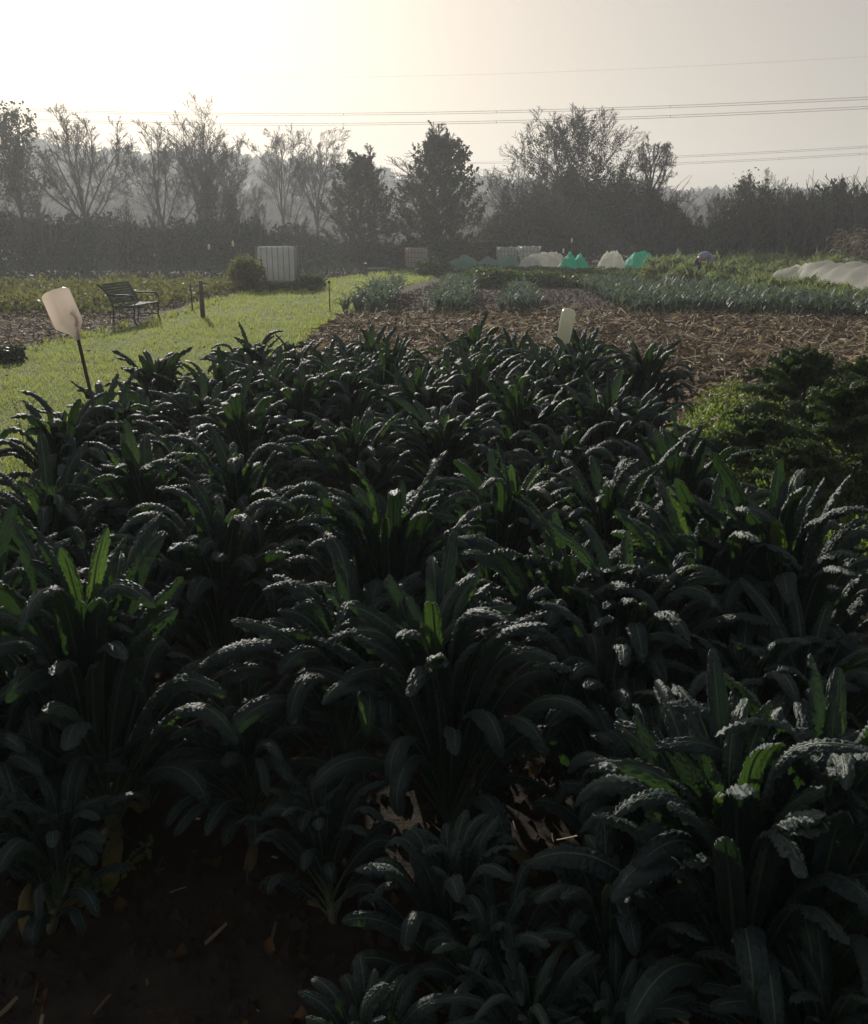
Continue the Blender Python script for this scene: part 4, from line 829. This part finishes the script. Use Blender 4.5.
# crown pixel x, pixel y of the crown top, crown height
KALE = [
 (166, 353, .86, 'arch', 0, 'palm-like dark kale plant at the left rear corner of the bed beside the lawn'),
 (250, 337, .88, 'arch', 1, 'rounded fountain-shaped kale plant at the back left of the bed against the lawn'),
 (52, 402, .84, 'arch', 2, 'kale plant at the left edge below the upturned jug, leaves leaning left'),
 (112, 388, .84, 'upright', 0, 'broad-leaved kale plant right beneath the cane of the upturned jug'),
 (150, 446, .86, 'upright', 1, 'upright kale plant with bright green leaf tips at the left of the bed'),
 (238, 448, .86, 'arch', 0, 'kale plant with stiff drooping tips right of the bright-tipped upright one'),
 (255, 392, .84, 'arch', 1, 'arching kale plant in front of the fountain-shaped one'),
 (25, 470, .80, 'arch', 2, 'kale plant at the left edge with long leaf arching left'),
 (88, 538, .92, 'upright', 2, 'large leafy kale plant in the left foreground with sunlit green undersides'),
 (205, 505, .80, 'arch', 0, 'dark kale plant between the left foreground plant and the central one'),
 (362, 330, .88, 'upright', 0, 'kale plant with broad upright leaves at the back edge before the straw'),
 (484, 327, .86, 'arch', 1, 'dense fountain of kale leaves at the back, left of the upturned bottle'),
 (430, 372, .84, 'upright', 1, 'kale plant with curled tips in the middle of the rear rows'),
 (537, 377, .86, 'upright', 0, 'tall upright kale plant with green leaf faces below the upturned bottle'),
 (302, 372, .84, 'arch', 2, 'spreading kale plant in the rear left rows, right of the fountain-shaped one'),
 (455, 405, .82, 'arch', 0, 'shaded kale plant behind the big central fan'),
 (392, 484, .92, 'upright', 1, 'big central kale plant with pale frosted leaves fanning both ways'),
 (500, 470, .80, 'upright', 2, 'kale plant with one tall hooked leaf right of the big central fan'),
 (560, 535, .80, 'arch', 2, 'kale plant with leaves sweeping right, right of the centre'),
 (462, 572, .84, 'upright', 1, 'central foreground kale plant with upright finger-like leaves'),
 (320, 585, .74, 'arch', 0, 'low shaded kale plant left of the finger-like central one'),
 (600, 382, .86, 'upright', 1, 'upright dark kale plant right of the upturned bottle'),
 (660, 345, .86, 'arch', 0, 'dark kale plant at the right rear corner before the straw'),
 (630, 350, .84, 'upright', 1, 'kale plant just left of the right rear corner one'),
 (686, 440, .86, 'upright', 0, 'kale plant with a tall straight leaf left of the green chickweed'),
 (645, 470, .82, 'arch', 1, 'kale plant with pale ribbed leaves in the right middle of the bed'),
 (745, 495, .90, 'upright', 2, 'tall kale plant at the right with bright green midribs'),
 (828, 484, .96, 'upright', 0, 'tallest kale plant at the right edge with long upright leaves'),
 (668, 553, .78, 'arch', 2, 'kale plant with one broad drooping leaf right of the centre'),
 (600, 640, .66, 'arch', 0, 'low kale plant with broad frosted leaf spreading in the shade right of centre'),
 (700, 750, .58, 'small', 0, 'low kale plant with knobbly tips in the right foreground'),
 (805, 722, .80, 'upright', 1, 'large kale plant in the right foreground corner with fat knobbly leaves'),
 (868, 745, .78, 'upright', 2, 'kale plant cut off by the right edge of the foreground'),
 (440, 845, .46, 'small', 1, 'small kale plant with a bright green leaf in the bottom middle'),
 (330, 800, .40, 'small', 0, 'small straggly kale plant beside the bare soil'),
 (520, 915, .40, 'small', 0, 'small dark kale plant low in the bottom middle'),
 (400, 985, .36, 'small', 1, 'small kale plant at the bottom edge left of the single upright leaf'),
 (552, 980, .38, 'upright', 2, 'small kale plant at the bottom edge with a single upright leaf'),
 (640, 850, .48, 'small', 1, 'low kale plant with arching shaded leaves right of the bottom middle'),
 (850, 950, .48, 'arch', 2, 'dark kale plant in the bottom right corner'),
 (640, 985, .36, 'small', 0, 'small rounded kale plant at the bottom edge right of the single upright leaf'),
 (640, 735, .56, 'small', 1, 'short kale plant with drooping knobs in the right middle foreground'),
 (145, 715, .36, 'small', 1, 'short kale plant beneath the left foreground one by the bare soil'),
 (848, 628, .68, 'arch', 2, 'kale plant low at the right edge between the two tall right-hand ones'),
 (772, 648, .62, 'arch', 0, 'shaded kale plant just above the large right foreground one'),
 (12, 690, .60, 'arch', 1, 'shaded kale plant at the left edge below the left foreground one'),
 (-30, 560, .80, 'upright', 0, 'kale plant cut off by the left edge of the photo'),
 (20, 790, .44, 'small', 0, 'lowest kale plant at the left edge beside the bare soil'),
 (250, 690, .50, 'arch', 1, 'low dark kale plant above the bare soil, left of the finger-like one'),
 (30, 600, .72, 'arch', 0, 'kale plant at the left edge half behind the left foreground one'),
]
rng = np.random.default_rng(99); placed = []
for px, py, H, kind, var, lab in KALE:
    p = at(px, py, H); put_kale(p[0], p[1], H, kind, var, float(rng.uniform(0, 6.28)), lab); placed.append(p[:2])
def filler_label(x, y):
    row = 'rear rows before the straw' if y > 5.6 else 'middle rows of the bed' if y > 3.4 else 'front rows' if y > 2.1 else 'low front corner of the bed'
    side = 'left' if x < -.22*y else 'right' if x > .22*y else 'centre'
    return 'shorter kale plant half hidden in the %s, %s' % (row, side), 'shorter kale plants in the %s, %s' % (row, side)
e0, e1 = at(25, 405, .85), at(215, 340, .85)
cnt = 0
for yy in np.arange(1.5, 8.1, .52):
    for xx in np.arange(-4, 4.6, .52):
        x, y = xx+rng.normal()*.07+(.26 if int(yy/.52) % 2 else 0), yy+rng.normal()*.07
        if abs(x) > .53*y+.55: continue
        left = e0[0]+(e1[0]-e0[0])*(y-e0[1])/(e1[1]-e0[1])
        if y > 3.8 and x < left: continue
        if y < 2.55 and x < -.12 - .02: continue                      # bare soil at the lower left
        if (x > 1.45 and y > 4.4) or (x > 1.9 and y > 3.7): continue               # curly kale corner
        if y > 7.9: continue
        if min(np.hypot(*(np.array(placed)-[x, y]).T)) < (.30 if y > 5.6 else .36): continue
        H = rng.uniform(.76, .88) if y > 5.8 else rng.uniform(.62, .76) if y > 4.2 else rng.uniform(.40, .54) if y > 2.4 else rng.uniform(.24, .34)
        put_kale(x, y, H, 'arch' if rng.uniform() < .6 and y > 2.2 else ('upright' if y > 2.2 else 'small'), int(rng.integers(0, 3)), float(rng.uniform(0, 6.28)),
                 *filler_label(x, y)); placed.append(np.array([x, y])); cnt += 1
print('filler kale', cnt)

# curly kale at the right
def curly(px, py, H, wd, seed, label):
    p = at(px, py, H); rng = np.random.default_rng(seed); r = empty('curly_kale_plant', (p[0], p[1], 0), 0, label, 'curly kale', 'curly kale plants at the right'); lb, rb, st = MB(), MB(), MB()
    st.tube([(0, 0, -.03), (0, 0, H*.7)], [.02, .014], 8)
    for k in range(40):
        f = k/39; az = k*2.4+rng.normal()*.2; z = H*(.2+.55*f); L = wd*np.interp(f, [0, .4, 1], [.5, .55, .3])
        i0 = lb.n
        leaf(lb, rb, rng, np.array([0, 0, z]), az, L, wd*.10, R(np.interp(f, [0, .5, 1], [10, 45, 85])), R(np.interp(f, [0, 1], [60, 20])), R(30), .3, float(rng.uniform(0, 1)), .02, 56, 25, amp=.009, curl=.9, ruffle=.02)
    V = np.concatenate(lb.v); q = V[rng.integers(0, len(V), 15000)]; fz = MB(); fz.cards(q+rng.normal(size=q.shape)*.007, .016, rng, aspect=1.1, tone=rng.uniform(.5, 1, len(q))); lb.add(np.concatenate(fz.v), q=np.concatenate(fz.q), tone=np.concatenate(fz.tone))
    lb.build('leaves', M['curly'], r); rb.build('leaf_stalks', M['rib'], r); st.build('stem', M['kstem'], r)
curly(802, 366, .68, 1.1, 1, 'dark curly kale mound at the right in front of the straw')
curly(762, 428, .50, .75, 2, 'low curly kale mound beside the bright chickweed')
curly(850, 402, .66, 1.1, 3, 'curly kale mound at the right edge below the topmost one')
curly(872, 366, .66, .9, 4, 'curly kale cut off by the right edge beside the straw')
curly(800, 455, .45, .7, 5, 'lowest curly kale plant with yellowish lit leaves')
patch('chickweed', 'bright green chickweed mat beside the curly kale', 'weeds', [(1.5, 4.6), (1.95, 7.7), (4.2, 7.9), (4.8, 4.2), (2.8, 3.5)], 70000, .34, .02, 'chick', 41, aspect=1.6, lump=2.0)
# small weeds and fallen leaves in the foreground
def weed_plant(x, y, h, seed, label):
    rng = np.random.default_rng(seed); r = empty('weed_plant', (x, y, .03), 0, label, 'weed'); m = MB(); s = MB()
    for k in range(9):
        a = rng.uniform(0, 6.28); q = bez([(0, 0, 0), (.05*math.cos(a), .05*math.sin(a), h*.7), (.12*math.cos(a), .12*math.sin(a), h*rng.uniform(.5, 1))], 8); s.tube(q, .0016, 4, cap=False)
        C = np.repeat(q[3:], 5, 0)+rng.normal(size=(25, 3))*.009; m.cards(C, .012, rng, upbias=1.5, aspect=1.6, tone=rng.uniform(.3, 1))
    m.build('leaves', M['chick'], r, False); s.build('stems', M['rib'], r)
p = at(105, 878, .08); weed_plant(p[0], p[1], .13, 1, 'small yellow-green weed catching sun on the dark soil at lower left')
p = at(345, 870, .08) if False else at(5, 395, .5)
weed_plant(p[0]+.1, p[1], .45, 3, 'tall yellow-green weed at the left edge of the bed')
m = MB(); rng = np.random.default_rng(6)
for k in range(60):
    x, y = rng.uniform(-1.3, .4), rng.uniform(1.2, 2.7); U, V = np.meshgrid(np.linspace(-1, 1, 6), np.linspace(-1, 1, 5), indexing='ij'); sz = rng.uniform(.008, .02)
    G = np.stack([U*sz*1.5, V*sz*(1-U**2)**.5, .012*np.sin(U*3+k)+.01*V*V], -1)@rotz(rng.uniform(0, 6)).T+[x, y, .06]; m.grid(G, tone=rng.uniform(0, 1))
tag(m.build('fallen_leaves', M['brown']), 'dead brown leaves scattered on the soil at lower left', 'fallen leaves', kind='stuff')

# ------------------------------------------------------------------ haze
hz = MB(); hz.box((0, 200, 24), (900, 900, 50.06)); o = None
N = NT('haze'); pv = N.n('ShaderNodeVolumePrincipled'); pv.inputs['Color'].default_value = (.88, .915, .95, 1); pv.inputs['Density'].default_value = .0017; pv.inputs['Anisotropy'].default_value = .35
N.l(pv.outputs[0], N.out.inputs['Volume']); o = hz.build('haze', N.m, smooth_=False); tag(o, 'thin morning haze over the whole field', 'haze', kind='stuff')
